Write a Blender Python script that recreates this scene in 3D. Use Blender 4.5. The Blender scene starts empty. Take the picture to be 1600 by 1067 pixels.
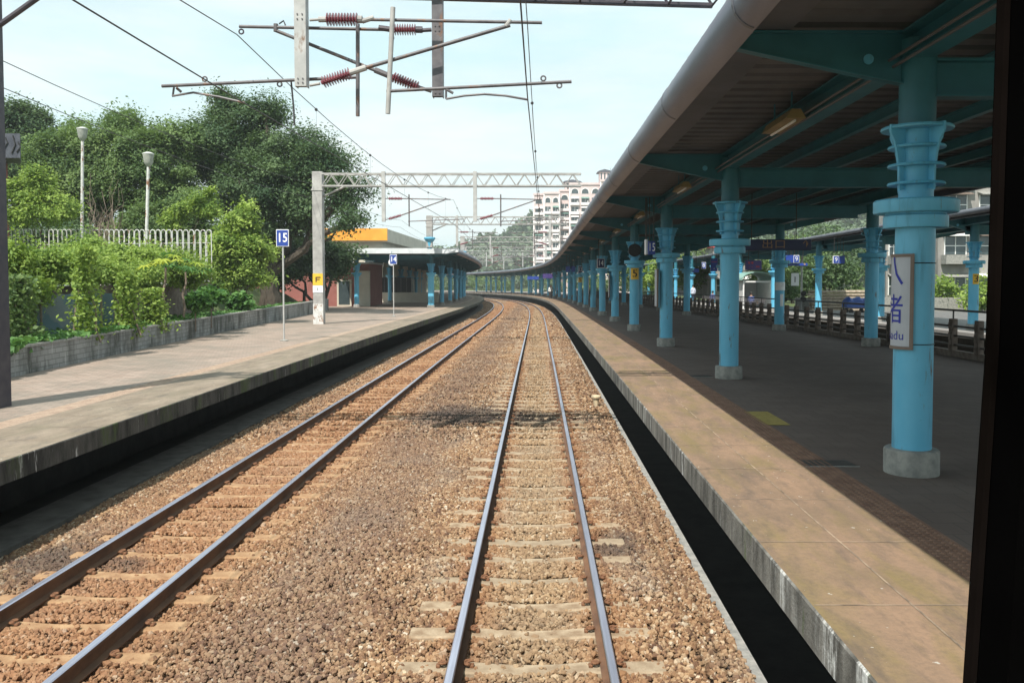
import bpy, math, random
import numpy as np
from mathutils import Vector, Matrix

S = bpy.context.scene
COL = S.collection
R = math.radians
rng = np.random.default_rng(7)
random.seed(7)

# ------------------------------------------------------------------ camera, sky, sun
CAMZ = 2.73
cam_d = bpy.data.cameras.new('camera')
cam = bpy.data.objects.new('camera', cam_d)
COL.objects.link(cam)
cam.location = (0, 0, CAMZ)
cam.rotation_euler = (R(90 - 2.2), 0, 0)
cam_d.sensor_width = 36
cam_d.lens = 29.475
cam_d.shift_x = -0.025
cam_d.shift_y = -0.0289
cam_d.clip_start = 0.05
cam_d.clip_end = 6000
S.camera = cam

SUN_EL = R(55)
SUN_DIR = Vector((-0.37, -0.93, 0)).normalized()      # horizontal direction towards the sun
sun_d = bpy.data.lights.new('sun', 'SUN')
sun_d.energy = 4.8
sun_d.angle = R(0.5)
sun_d.color = (1.0, 0.95, 0.87)
sun = bpy.data.objects.new('sun', sun_d)
COL.objects.link(sun)
sd = Vector((SUN_DIR.x * math.cos(SUN_EL), SUN_DIR.y * math.cos(SUN_EL), math.sin(SUN_EL)))
sun.rotation_euler = sd.to_track_quat('Z', 'Y').to_euler()
sun.location = (-30, -30, 60)

W = bpy.data.worlds.new("World")
S.world = W
W.use_nodes = True
nt = W.node_tree
nt.nodes.clear()
def wn(t): return nt.nodes.new(t)
out = wn('ShaderNodeOutputWorld'); bg = wn('ShaderNodeBackground')
sky = wn('ShaderNodeTexSky'); sky.sky_type = 'NISHITA'; sky.sun_disc = False
sky.sun_elevation = SUN_EL
sky.sun_rotation = math.atan2(SUN_DIR.x, SUN_DIR.y)
sky.air_density = 1.3; sky.dust_density = 2.2; sky.ozone_density = 1.6
tc = wn('ShaderNodeTexCoord'); mp = wn('ShaderNodeMapping')
mp.inputs['Scale'].default_value = (1.2, 1.2, 5.5)
nz = wn('ShaderNodeTexNoise'); nz.inputs['Scale'].default_value = 2.2; nz.inputs['Detail'].default_value = 7; nz.inputs['Roughness'].default_value = 0.55
cr = wn('ShaderNodeValToRGB')
cr.color_ramp.elements[0].position = 0.30; cr.color_ramp.elements[0].color = (0.82, 0.82, 0.82, 1)
cr.color_ramp.elements[1].position = 0.66; cr.color_ramp.elements[1].color = (0.95, 0.95, 0.95, 1)
mx = wn('ShaderNodeMix'); mx.data_type = 'RGBA'
nz2 = wn('ShaderNodeTexNoise'); nz2.inputs['Scale'].default_value = 1.5; nz2.inputs['Detail'].default_value = 8; nz2.inputs['Roughness'].default_value = 0.6
cr2 = wn('ShaderNodeValToRGB')
cr2.color_ramp.elements[0].position = 0.40; cr2.color_ramp.elements[0].color = (5.6, 7.55, 7.9, 1)
cr2.color_ramp.elements[1].position = 0.62; cr2.color_ramp.elements[1].color = (7.5, 8.2, 8.2, 1)
nt.links.new(cr2.outputs['Color'], mx.inputs[7])
nt.links.new(tc.outputs['Generated'], mp.inputs['Vector'])
nt.links.new(mp.outputs['Vector'], nz.inputs['Vector'])
nt.links.new(nz.outputs['Fac'], cr.inputs['Fac'])
nt.links.new(mp.outputs['Vector'], nz2.inputs['Vector']); nt.links.new(nz2.outputs['Fac'], cr2.inputs['Fac'])
nt.links.new(cr.outputs['Color'], mx.inputs[0])
nt.links.new(sky.outputs['Color'], mx.inputs[6])
nt.links.new(mx.outputs[2], bg.inputs['Color'])
bg.inputs['Strength'].default_value = 0.10
nt.links.new(bg.outputs['Background'], out.inputs['Surface'])

vs = S.view_settings
vs.view_transform = 'Standard'; vs.look = 'None'; vs.gamma = 1; vs.use_curve_mapping = False
vs.exposure = 0.48

# ------------------------------------------------------------------ the line's path: straight, then easing into a left-hand curve
DS = 0.25
_s = np.arange(-30, 420, DS)
_k = np.where(_s < 50, 0, np.where(_s < 170, 3.6e-5 * (_s - 50), 0.00432))
_k = np.where(_s > 330, 0.0, _k)
_th = np.cumsum(_k) * DS
_x = np.cumsum(-np.sin(_th)) * DS
_y = -30 + np.cumsum(np.cos(_th)) * DS - DS
def grade(s):
    s = np.asarray(s, float)
    t = np.maximum(0, s - 15)
    return np.where(t < 20, -0.006 * t * t / 40, -0.006 * (t - 10))
def P(off, s, z=0.0):
    x = np.interp(s, _s, _x); y = np.interp(s, _s, _y); th = np.interp(s, _s, _th)
    return (float(x + off * math.cos(th)), float(y + off * math.sin(th)), float(z + grade(s)))
def TH(s): return float(np.interp(s, _s, _th))
def px(x, y, d):      # a point seen at photo position (x, y) at true depth d
    p = R(2.2); u = (x - 840) / 1310; v = (487.3 - y) / 1310; f = math.cos(p) + v * math.sin(p)
    return (u / f * d, d, CAMZ + (v * math.cos(p) - math.sin(p)) / f * d)
def PV(off, s, z):    # the same for arrays
    x = np.interp(s, _s, _x); y = np.interp(s, _s, _y); th = np.interp(s, _s, _th)
    return x + off * np.cos(th), y + off * np.sin(th), z + grade(s)

# ------------------------------------------------------------------ materials
MATS = {}
def ramp(n, stops):
    cr = n.color_ramp
    while len(cr.elements) < len(stops): cr.elements.new(0.5)
    for e, (p, c) in zip(cr.elements, stops):
        e.position = p; e.color = (c[0], c[1], c[2], 1)
def base_mat(name, rough=0.6, metal=0.0, spec=0.5):
    m = bpy.data.materials.new(name); m.use_nodes = True
    n = m.node_tree.nodes; b = n['Principled BSDF']
    b.inputs['Roughness'].default_value = rough
    b.inputs['Metallic'].default_value = metal
    b.inputs['Specular IOR Level'].default_value = spec
    MATS[name] = m
    return m, m.node_tree, b
def noise_fac(t, scale, detail=6, rough=0.6, mapping=None, src='Object', dist=0.0):
    tc = t.nodes.new('ShaderNodeTexCoord'); n = t.nodes.new('ShaderNodeTexNoise')
    n.inputs['Scale'].default_value = scale; n.inputs['Detail'].default_value = detail
    n.inputs['Roughness'].default_value = rough; n.inputs['Distortion'].default_value = dist
    if mapping:
        mp = t.nodes.new('ShaderNodeMapping'); mp.inputs['Scale'].default_value = mapping
        t.links.new(tc.outputs[src], mp.inputs['Vector']); t.links.new(mp.outputs['Vector'], n.inputs['Vector'])
    else: t.links.new(tc.outputs[src], n.inputs['Vector'])
    return n.outputs['Fac']
def add_bump(t, b, h, strength=0.3, dist=0.01):
    bp = t.nodes.new('ShaderNodeBump'); bp.inputs['Strength'].default_value = strength; bp.inputs['Distance'].default_value = dist
    t.links.new(h, bp.inputs['Height']); t.links.new(bp.outputs['Normal'], b.inputs['Normal'])
def mixc(t, fac, a, bcol, mode='MIX'):
    m = t.nodes.new('ShaderNodeMix'); m.data_type = 'RGBA'; m.blend_type = mode
    for sock, v in ((0, fac), (6, a), (7, bcol)):
        if hasattr(v, 'links') or isinstance(v, bpy.types.NodeSocket): t.links.new(v, m.inputs[sock])
        elif isinstance(v, (int, float)): m.inputs[sock].default_value = v
        else: m.inputs[sock].default_value = (v[0], v[1], v[2], 1)
    return m.outputs[2]
def rfac(t, fac, lo, hi):
    r = t.nodes.new('ShaderNodeMapRange'); r.inputs[1].default_value = lo; r.inputs[2].default_value = hi
    t.links.new(fac, r.inputs[0]); return r.outputs[0]
def pm(name, c1, c2, scale=3, rough=0.6, bump=0.2, bscale=40, metal=0.0, spec=0.5, lo=0.35, hi=0.65, rust=None, rustlo=0.6, rustscale=2.0, mapping=None):
    """two-tone mottled surface with optional rust/dirt patches"""
    m, t, b = base_mat(name, rough, metal, spec)
    f = rfac(t, noise_fac(t, scale, mapping=mapping), lo, hi)
    c = mixc(t, f, c1, c2)
    if rust:
        f2 = rfac(t, noise_fac(t, rustscale, 8, 0.7, mapping=(1, 1, 0.5)), rustlo, rustlo + 0.06)
        c = mixc(t, f2, c, rust)
    t.links.new(c, b.inputs['Base Color'])
    if bump: add_bump(t, b, noise_fac(t, bscale, 4), bump, 0.01)
    return m

# painted steel and other plain things
m, t, b = base_mat('blue_paint', 0.42)
ge = t.nodes.new('ShaderNodeNewGeometry')
def wnoise(scale, mapping, detail=6, rough=0.6):
    mp = t.nodes.new('ShaderNodeMapping'); mp.inputs['Scale'].default_value = mapping; n = t.nodes.new('ShaderNodeTexNoise')
    n.inputs['Scale'].default_value = scale; n.inputs['Detail'].default_value = detail; n.inputs['Roughness'].default_value = rough
    t.links.new(ge.outputs['Position'], mp.inputs['Vector']); t.links.new(mp.outputs['Vector'], n.inputs['Vector']); return n.outputs['Fac']
c = mixc(t, rfac(t, wnoise(2.5, (1, 1, .5)), 0.35, 0.65), (0.105, 0.43, 0.64), (0.145, 0.49, 0.70))
c = mixc(t, rfac(t, wnoise(7, (1, 1, 0.10), 7, 0.65), 0.55, 0.72), c, (0.075, 0.27, 0.40))
ru = rfac(t, wnoise(9, (1, 1, 0.16), 8, 0.7), 0.60, 0.68)
c = mixc(t, ru, c, (0.12, 0.085, 0.055))
c = mixc(t, rfac(t, wnoise(26, (1, 1, 1), 5, 0.6), 0.735, 0.75), c, (0.03, 0.04, 0.05))
t.links.new(c, b.inputs['Base Color']); add_bump(t, b, wnoise(25, (1, 1, 1)), 0.1, 0.01)
pm('teal_paint', (0.026, 0.135, 0.18), (0.037, 0.18, 0.235), 2.0, 0.45, 0.08, 25, rust=(0.05, 0.06, 0.05), rustlo=0.68)
pm('footing_concrete', (0.19, 0.19, 0.18), (0.33, 0.32, 0.29), 9, 0.85, 0.5, 50)
pm('steel_light', (0.34, 0.34, 0.33), (0.46, 0.455, 0.44), 4, 0.5, 0.1, 30, rust=(0.20, 0.13, 0.09), rustlo=0.64)
pm('steel_mid', (0.075, 0.07, 0.078), (0.14, 0.13, 0.135), 5, 0.5, 0.15, 40, rust=(0.16, 0.09, 0.06), rustlo=0.56, rustscale=5)
pm('steel_dark', (0.035, 0.03, 0.045), (0.07, 0.06, 0.07), 4, 0.5, 0.1, 40)
pm('mast_weathered', (0.26, 0.25, 0.24), (0.42, 0.41, 0.39), 2.5, 0.6, 0.15, 30, rust=(0.16, 0.12, 0.10), rustlo=0.62)
pm('white_paint', (0.70, 0.70, 0.68), (0.80, 0.80, 0.78), 3, 0.5, 0.05, 30)
pm('chipped_white', (0.46, 0.46, 0.44), (0.66, 0.66, 0.64), 5, 0.55, 0.1, 30, rust=(0.22, 0.10, 0.05), rustlo=0.54, rustscale=5)
pm('insulator', (0.20, 0.055, 0.075), (0.27, 0.085, 0.10), 8, 0.25, 0.0)
pm('wire', (0.03, 0.03, 0.035), (0.05, 0.045, 0.045), 4, 0.5, 0.0)
pm('sign_blue', (0.018, 0.05, 0.27), (0.022, 0.06, 0.31), 4, 0.4, 0.0)
pm('sign_navy', (0.012, 0.016, 0.07), (0.016, 0.02, 0.09), 4, 0.4, 0.0)
pm('sign_purple', (0.05, 0.03, 0.16), (0.06, 0.04, 0.18), 4, 0.4, 0.0)
pm('sign_yellow', (0.72, 0.42, 0.03), (0.78, 0.48, 0.05), 4, 0.5, 0.0)
pm('sign_white', (0.72, 0.73, 0.74), (0.78, 0.79, 0.80), 3, 0.4, 0.0)
pm('sign_grey', (0.42, 0.44, 0.48), (0.47, 0.49, 0.53), 3, 0.5, 0.0)
pm('black', (0.010, 0.009, 0.009), (0.014, 0.012, 0.012), 8, 0.6, 0.05)
pm('pillar_black', (0.0012, 0.0011, 0.0011), (0.0016, 0.0015, 0.0015), 8, 1.0, 0.0, spec=0.0)  # black frame, lowered further to stand in for the unlit cab interior
pm('pillar_seal', (0.004, 0.003, 0.0025), (0.006, 0.0045, 0.004), 8, 1.0, 0.0, spec=0.0)
pm('black_glossy', (0.008, 0.008, 0.009), (0.012, 0.011, 0.012), 8, 0.35, 0.0)
pm('brown_frame', (0.16, 0.12, 0.10), (0.20, 0.15, 0.12), 5, 0.6, 0.05)
pm('letter_blue', (0.02, 0.03, 0.30), (0.02, 0.03, 0.33), 5, 0.5, 0.0)
pm('letter_amber', (0.30, 0.16, 0.08), (0.35, 0.2, 0.1), 5, 0.5, 0.0)
pm('letter_red', (0.45, 0.03, 0.03), (0.5, 0.04, 0.04), 5, 0.5, 0.0)
pm('roof_sheet', (0.070, 0.078, 0.090), (0.125, 0.132, 0.142), 1.2, 0.6, 0.1, 20, mapping=(1, 0.3, 1))
pm('gutter_metal', (0.10, 0.108, 0.14), (0.175, 0.185, 0.235), 0.9, 0.42, 0.15, 12, metal=0.25, mapping=(2, 0.35, 2), rust=(0.17, 0.12, 0.10), rustlo=0.6, rustscale=1.2)
pm('soffit', (0.085, 0.090, 0.105), (0.12, 0.127, 0.148), 1.5, 0.55, 0.05, 20)
pm('fascia_light', (0.55, 0.58, 0.60), (0.70, 0.73, 0.74), 1.5, 0.5, 0.05, 20)
pm('lamp_cover', (0.26, 0.20, 0.09), (0.34, 0.26, 0.12), 3, 0.4, 0.0)
pm('globe', (0.30, 0.31, 0.28), (0.42, 0.42, 0.38), 6, 0.4, 0.05)
pm('trunk_bark', (0.05, 0.038, 0.028), (0.10, 0.08, 0.06), 9, 0.9, 0.6, 25, mapping=(1, 1, 0.3))
pm('dry_stick', (0.16, 0.12, 0.09), (0.24, 0.19, 0.15), 9, 0.9, 0.4, 25)
pm('soil', (0.045, 0.045, 0.02), (0.09, 0.08, 0.04), 3, 0.95, 0.8, 12)
pm('meadow', (0.05, 0.085, 0.02), (0.10, 0.12, 0.04), 0.4, 0.95, 0.8, 3)
pm('orange_panel', (0.74, 0.29, 0.03), (0.84, 0.38, 0.05), 0.6, 0.5, 0.0)
pm('cream_wall', (0.46, 0.42, 0.34), (0.56, 0.52, 0.43), 0.8, 0.8, 0.1, 10)
pm('pink_wall', (0.24, 0.085, 0.07), (0.30, 0.115, 0.095), 1.2, 0.8, 0.1, 10)
pm('tower_wall', (0.56, 0.44, 0.43), (0.66, 0.55, 0.53), 0.15, 0.8, 0.0, mapping=(1, 1, 0.3))
pm('tower_trim', (0.70, 0.66, 0.66), (0.78, 0.74, 0.74), 0.3, 0.8, 0.0)
pm('dark_glass', (0.03, 0.045, 0.05), (0.06, 0.08, 0.085), 1.2, 0.15, 0.0, spec=0.8)
pm('green_awning', (0.10, 0.20, 0.17), (0.16, 0.27, 0.23), 1, 0.5, 0.0)
pm('grey_house', (0.17, 0.165, 0.155), (0.40, 0.38, 0.35), 0.7, 0.85, 0.15, 8, mapping=(1, 1, 0.4), lo=0.3, hi=0.75)
pm('red_roof', (0.55, 0.06, 0.05), (0.65, 0.09, 0.08), 1, 0.5, 0.0)
pm('wood_pile', (0.22, 0.17, 0.12), (0.42, 0.35, 0.27), 5, 0.85, 0.4, 20)
pm('tarp_blue', (0.015, 0.05, 0.22), (0.03, 0.09, 0.32), 3, 0.5, 0.3, 8)
pm('cup_cream', (0.62, 0.50, 0.32), (0.72, 0.60, 0.42), 5, 0.6, 0.0)
pm('fence_concrete', (0.10, 0.075, 0.06), (0.19, 0.15, 0.125), 6, 0.85, 0.4, 40)
pm('fence_rail', (0.03, 0.025, 0.022), (0.06, 0.05, 0.045), 6, 0.5, 0.1)
pm('roof_tile_dark', (0.035, 0.038, 0.055), (0.07, 0.075, 0.095), 3, 0.6, 0.3, 10)
pm('shelter_roof', (0.20, 0.36, 0.30), (0.28, 0.44, 0.38), 2, 0.4, 0.0)
pm('road', (0.10, 0.10, 0.10), (0.14, 0.135, 0.13), 2, 0.9, 0.2, 60)
pm('mural', (0.16, 0.19, 0.20), (0.09, 0.15, 0.18), 0.5, 0.85, 0.2, 20, lo=0.48, hi=0.5)
pm('yellow_paint', (0.26, 0.20, 0.05), (0.38, 0.29, 0.07), 8, 0.8, 0.2, 40)
pm('hair', (0.01, 0.008, 0.007), (0.018, 0.014, 0.012), 8, 0.5, 0.0)
pm('manhole', (0.03, 0.03, 0.03), (0.05, 0.045, 0.04), 8, 0.6, 0.4, 60)

# rail: polished head, rusted sides
m, t, b = base_mat('rail_top', 0.30, 0.9)
f = noise_fac(t, 3, mapping=(8, 0.4, 1))
t.links.new(mixc(t, rfac(t, f, 0.35, 0.65), (0.50, 0.49, 0.58), (0.68, 0.67, 0.78)), b.inputs['Base Color'])
pm('rail_rust', (0.085, 0.042, 0.024), (0.16, 0.08, 0.04), 6, 0.85, 0.3, 50, mapping=(1, 0.5, 1))
pm('clip_rust', (0.12, 0.055, 0.026), (0.22, 0.10, 0.048), 20, 0.85, 0.3, 60)

# sleeper: stained concrete
m, t, b = base_mat('sleeper_concrete', 0.9)
f1 = rfac(t, noise_fac(t, 7, 7), 0.35, 0.65)
c = mixc(t, f1, (0.22, 0.145, 0.085), (0.42, 0.33, 0.225))
oi = t.nodes.new('ShaderNodeObjectInfo')
c = mixc(t, rfac(t, oi.outputs['Random'], 0.0, 1.6), c, (0.27, 0.22, 0.155))
t.links.new(c, b.inputs['Base Color']); add_bump(t, b, noise_fac(t, 60, 5), 0.5, 0.01)

m, t, b = base_mat('sleeper_rusty', 0.9)
f1 = rfac(t, noise_fac(t, 6, 7), 0.35, 0.65)
t.links.new(mixc(t, f1, (0.24, 0.125, 0.06), (0.39, 0.25, 0.135)), b.inputs['Base Color']); add_bump(t, b, noise_fac(t, 60, 5), 0.5, 0.01)

# ballast bed (far gravel) and loose stones share one palette
ROCK = [(0.0, (0.10, 0.052, 0.032)), (0.22, (0.18, 0.10, 0.055)), (0.42, (0.26, 0.155, 0.085)), (0.62, (0.35, 0.23, 0.13)), (0.80, (0.42, 0.31, 0.20)), (0.93, (0.50, 0.41, 0.30)), (1.0, (0.62, 0.58, 0.50))]
ROCK = [(p, (a * 1.0, b * 0.94, c * 0.87)) for p, (a, b, c) in ROCK]
def rock_tone(t, c):
    """rust powder next to the rails, greyer and browner stone elsewhere (stains of the ground itself)"""
    g = t.nodes.new('ShaderNodeNewGeometry'); sx = t.nodes.new('ShaderNodeSeparateXYZ'); t.links.new(g.outputs['Position'], sx.inputs[0])
    big = noise_fac(t, 0.55, 5, 0.6, src='Object')
    c = mixc(t, rfac(t, big, 0.40, 0.66), c, mixc(t, 0.42, c, (0.13, 0.075, 0.05)))
    big2 = noise_fac(t, 1.1, 4, 0.6, mapping=(1, 0.6, 1))
    c = mixc(t, rfac(t, big2, 0.50, 0.72), c, mixc(t, 0.4, c, (0.24, 0.215, 0.18)))
    pale = noise_fac(t, 2.3, 6, 0.65)
    c = mixc(t, rfac(t, pale, 0.66, 0.76), c, mixc(t, 0.55, c, (0.50, 0.44, 0.36)))
    dk = noise_fac(t, 0.9, 7, 0.7, mapping=(1, 1.6, 1))
    c = mixc(t, rfac(t, dk, 0.60, 0.74), c, mixc(t, 0.5, c, (0.07, 0.05, 0.042)))
    def band(x0, w, col, amt):
        nonlocal c
        a = t.nodes.new('ShaderNodeMath'); a.operation = 'SUBTRACT'; a.inputs[1].default_value = x0; t.links.new(sx.outputs[0], a.inputs[0])
        a2 = t.nodes.new('ShaderNodeMath'); a2.operation = 'ABSOLUTE'; t.links.new(a.outputs[0], a2.inputs[0])
        r = t.nodes.new('ShaderNodeMapRange'); r.inputs[1].default_value = w; r.inputs[2].default_value = w * 0.35; r.inputs[3].default_value = 0; r.inputs[4].default_value = amt
        t.links.new(a2.outputs[0], r.inputs[0])
        c = mixc(t, r.outputs[0], c, col)
    band(-2.1, 0.85, (0.14, 0.09, 0.07), 0.40)
    band(-3.91, 1.45, (0.33, 0.155, 0.07), 0.56)
    for x0 in (-0.61, 0.53): band(x0, 0.32, (0.29, 0.135, 0.055), 0.45)
    band(0.0, 0.55, (0.36, 0.27, 0.16), 0.35)
    # round noise-edged patches of darker stone
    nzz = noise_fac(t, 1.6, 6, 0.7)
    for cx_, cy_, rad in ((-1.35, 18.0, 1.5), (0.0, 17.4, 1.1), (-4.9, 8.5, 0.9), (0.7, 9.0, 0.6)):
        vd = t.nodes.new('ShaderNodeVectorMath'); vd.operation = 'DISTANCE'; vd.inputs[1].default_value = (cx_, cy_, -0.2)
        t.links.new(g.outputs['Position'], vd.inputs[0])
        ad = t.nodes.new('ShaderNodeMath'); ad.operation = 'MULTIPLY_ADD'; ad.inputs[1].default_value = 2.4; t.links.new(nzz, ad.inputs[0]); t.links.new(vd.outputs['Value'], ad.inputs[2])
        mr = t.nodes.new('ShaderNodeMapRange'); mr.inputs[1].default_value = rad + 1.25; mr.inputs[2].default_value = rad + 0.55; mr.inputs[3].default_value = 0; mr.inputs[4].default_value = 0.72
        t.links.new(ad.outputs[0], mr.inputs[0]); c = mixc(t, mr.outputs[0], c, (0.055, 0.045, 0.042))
    return c
m, t, b = base_mat('ballast_bed', 0.95)
tc = t.nodes.new('ShaderNodeTexCoord')
v = t.nodes.new('ShaderNodeTexVoronoi'); v.inputs['Scale'].default_value = 19; t.links.new(tc.outputs['Object'], v.inputs['Vector'])
sep = t.nodes.new('ShaderNodeSeparateColor'); t.links.new(v.outputs['Color'], sep.inputs[0])
cr = t.nodes.new('ShaderNodeValToRGB'); ramp(cr, ROCK); t.links.new(sep.outputs[0], cr.inputs[0])
c = mixc(t, rfac(t, v.outputs['Distance'], 0.35, 0.75), cr.outputs[0], (0.05, 0.028, 0.018))
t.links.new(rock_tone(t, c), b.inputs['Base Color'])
inv = t.nodes.new('ShaderNodeMath'); inv.operation = 'SUBTRACT'; inv.inputs[0].default_value = 1; t.links.new(v.outputs['Distance'], inv.inputs[1])
add_bump(t, b, inv.outputs[0], 1.0, 0.05)
m, t, b = base_mat('stones', 0.9)
at = t.nodes.new('ShaderNodeAttribute'); at.attribute_name = 'tint'
cr = t.nodes.new('ShaderNodeValToRGB'); ramp(cr, ROCK); t.links.new(at.outputs['Fac'], cr.inputs[0])
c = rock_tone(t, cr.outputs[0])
c = mixc(t, rfac(t, noise_fac(t, 60, 4), 0.3, 0.7), mixc(t, 0.22, c, (0.06, 0.04, 0.03)), c)
t.links.new(c, b.inputs['Base Color']); add_bump(t, b, noise_fac(t, 90, 4), 0.4, 0.01)

# platform edge face: grey concrete with pale runs, black grime and moss
def edge_face(name, moss):
    m, t, b = base_mat(name, 0.9)
    f = rfac(t, noise_fac(t, 5, 6, mapping=(1, 1, 0.25)), 0.35, 0.62)
    k_ = 0.42 if moss > 0.05 else 1.0
    c = mixc(t, f, (0.040 * k_, 0.038 * k_, 0.033 * k_), (0.19 * k_, 0.18 * k_, 0.16 * k_))
    st = rfac(t, noise_fac(t, 7, 6, 0.7, mapping=(1, 1, 0.13)), 0.52 + moss * 0.75, 0.60 + moss * 0.75)
    big = rfac(t, noise_fac(t, 1.2, 3, 0.5, mapping=(1, 1, 0.2)), 0.46, 0.62)
    st2 = t.nodes.new('ShaderNodeMath'); st2.operation = 'MULTIPLY'; t.links.new(st, st2.inputs[0]); t.links.new(big, st2.inputs[1])
    c = mixc(t, st2.outputs[0], c, (0.62, 0.62, 0.60))
    ms = rfac(t, noise_fac(t, 2.0, 6, 0.7, mapping=(1, 1, 0.3)), 0.62 - moss, 0.70 - moss * 0.5)
    c = mixc(t, ms, c, (0.055, 0.085, 0.02))
    t.links.new(c, b.inputs['Base Color']); add_bump(t, b, noise_fac(t, 30, 6), 0.6, 0.02)
edge_face('edge_face_near', 0.02); edge_face('edge_face_mossy', 0.12)

# coping slabs along the platform edge
def coping(name, ca, cb, cg, row, off):
    m, t, b = base_mat(name, 0.85)
    f = rfac(t, noise_fac(t, 1.3, 8, 0.65, mapping=(1.8, 0.6, 1)), 0.36, 0.64)
    c = mixc(t, f, ca, cb)
    g = rfac(t, noise_fac(t, 1.5, 7, 0.62, dist=0.3, mapping=(2.0, 0.5, 1)), 0.47, 0.66)
    gm = t.nodes.new('ShaderNodeMath'); gm.operation = 'MULTIPLY'; gm.inputs[1].default_value = 0.75; t.links.new(g, gm.inputs[0])
    c = mixc(t, gm.outputs[0], c, cg)
    d = rfac(t, noise_fac(t, 2.2, 8, 0.7, mapping=(2.2, 0.7, 1)), 0.52, 0.68)
    c = mixc(t, d, c, mixc(t, 0.45, c, (0.05, 0.045, 0.045)))
    d = rfac(t, noise_fac(t, 28, 6, 0.7), 0.45, 0.75)
    c = mixc(t, d, c, mixc(t, 0.35, c, (0.06, 0.05, 0.045)))
    sp = rfac(t, noise_fac(t, 16, 3, 0.5), 0.715, 0.74)
    c = mixc(t, sp, c, (0.42, 0.39, 0.34))
    t.links.new(c, b.inputs['Base Color']); add_bump(t, b, noise_fac(t, 45, 5), 0.4, 0.01)
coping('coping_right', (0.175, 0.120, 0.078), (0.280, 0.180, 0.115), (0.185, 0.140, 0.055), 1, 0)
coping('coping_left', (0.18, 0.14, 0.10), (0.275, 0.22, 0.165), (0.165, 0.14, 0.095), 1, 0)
pm('joint', (0.13, 0.10, 0.075), (0.40, 0.30, 0.21), 6, 0.9, 0.0)
def paving(name, c1, c2, mort, w, h, dirt):
    m, t, b = base_mat(name, 0.8)
    tc = t.nodes.new('ShaderNodeTexCoord'); br = t.nodes.new('ShaderNodeTexBrick')
    br.inputs['Scale'].default_value = 1; br.inputs['Brick Width'].default_value = w; br.inputs['Row Height'].default_value = h
    br.inputs['Mortar Size'].default_value = 0.008; br.inputs['Color1'].default_value = (*c1, 1); br.inputs['Color2'].default_value = (*c2, 1); br.inputs['Mortar'].default_value = (*mort, 1)
    t.links.new(tc.outputs['Object'], br.inputs['Vector'])
    f = rfac(t, noise_fac(t, 0.7, 8, 0.7), 0.42, 0.66)
    c = mixc(t, f, br.outputs['Color'], mixc(t, 0.7, br.outputs['Color'], dirt))
    t.links.new(c, b.inputs['Base Color'])
    add_bump(t, b, noise_fac(t, 30, 5), 0.25, 0.01)
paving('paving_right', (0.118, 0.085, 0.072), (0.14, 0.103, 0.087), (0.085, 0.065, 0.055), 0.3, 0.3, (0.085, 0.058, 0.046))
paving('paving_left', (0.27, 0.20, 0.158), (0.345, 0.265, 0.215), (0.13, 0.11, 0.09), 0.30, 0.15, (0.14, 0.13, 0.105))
m, t, b = base_mat('tactile', 0.8)
c = mixc(t, rfac(t, noise_fac(t, 5), 0.4, 0.6), (0.17, 0.09, 0.06), (0.24, 0.135, 0.09))
t.links.new(c, b.inputs['Base Color'])
m, t, b = base_mat('tactile_pale', 0.8)
c = mixc(t, rfac(t, noise_fac(t, 5), 0.4, 0.6), (0.28, 0.20, 0.15), (0.36, 0.27, 0.2))
t.links.new(c, b.inputs['Base Color'])

# painted brick planter wall
m, t, b = base_mat('planter_brick', 0.9)
tc = t.nodes.new('ShaderNodeTexCoord'); sx = t.nodes.new('ShaderNodeSeparateXYZ'); cx = t.nodes.new('ShaderNodeCombineXYZ')
t.links.new(tc.outputs['Object'], sx.inputs[0]); t.links.new(sx.outputs[1], cx.inputs[0]); t.links.new(sx.outputs[2], cx.inputs[1])
br = t.nodes.new('ShaderNodeTexBrick'); br.inputs['Scale'].default_value = 1; br.inputs['Brick Width'].default_value = 0.34; br.inputs['Row Height'].default_value = 0.12; br.inputs['Mortar Size'].default_value = 0.012
br.inputs['Color1'].default_value = (0.24, 0.24, 0.235, 1); br.inputs['Color2'].default_value = (0.29, 0.29, 0.28, 1); br.inputs['Mortar'].default_value = (0.17, 0.17, 0.16, 1)
t.links.new(cx.outputs[0], br.inputs['Vector'])
c = mixc(t, rfac(t, noise_fac(t, 1.3, 7, 0.7, mapping=(1, 1, 0.4)), 0.45, 0.62), br.outputs['Color'], (0.065, 0.065, 0.055))
c = mixc(t, rfac(t, noise_fac(t, 5, 7, 0.7, mapping=(1, 1, 0.15)), 0.58, 0.70), c, (0.42, 0.42, 0.40))
t.links.new(c, b.inputs['Base Color'])
add_bump(t, b, br.outputs['Fac'], -0.5, 0.01)

# foliage: leaf tint by a per-leaf number, some light through the leaf
def leafm(name, dark, light, trans=0.3, spec=0.35):
    m, t, b = base_mat(name, 0.6, 0, spec)
    at = t.nodes.new('ShaderNodeAttribute'); at.attribute_name = 'tint'
    c = mixc(t, at.outputs['Fac'], dark, light)
    t.links.new(c, b.inputs['Base Color'])
    tr = t.nodes.new('ShaderNodeBsdfTranslucent'); t.links.new(mixc(t, 0.5, c, (light[0] * 1.6, light[1] * 1.7, light[2])), tr.inputs['Color'])
    ms = t.nodes.new('ShaderNodeMixShader'); ms.inputs[0].default_value = trans
    o = t.nodes['Material Output']
    t.links.new(b.outputs[0], ms.inputs[1]); t.links.new(tr.outputs[0], ms.inputs[2]); t.links.new(ms.outputs[0], o.inputs['Surface'])
leafm('leaf_dark', (0.036, 0.078, 0.034), (0.125, 0.190, 0.078), 0.25, 0.28)
leafm('leaf_mid', (0.060, 0.112, 0.038), (0.190, 0.270, 0.095), 0.3, 0.28)
leafm('leaf_bright', (0.105, 0.185, 0.035), (0.32, 0.42, 0.095), 0.32, 0.28)
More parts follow.
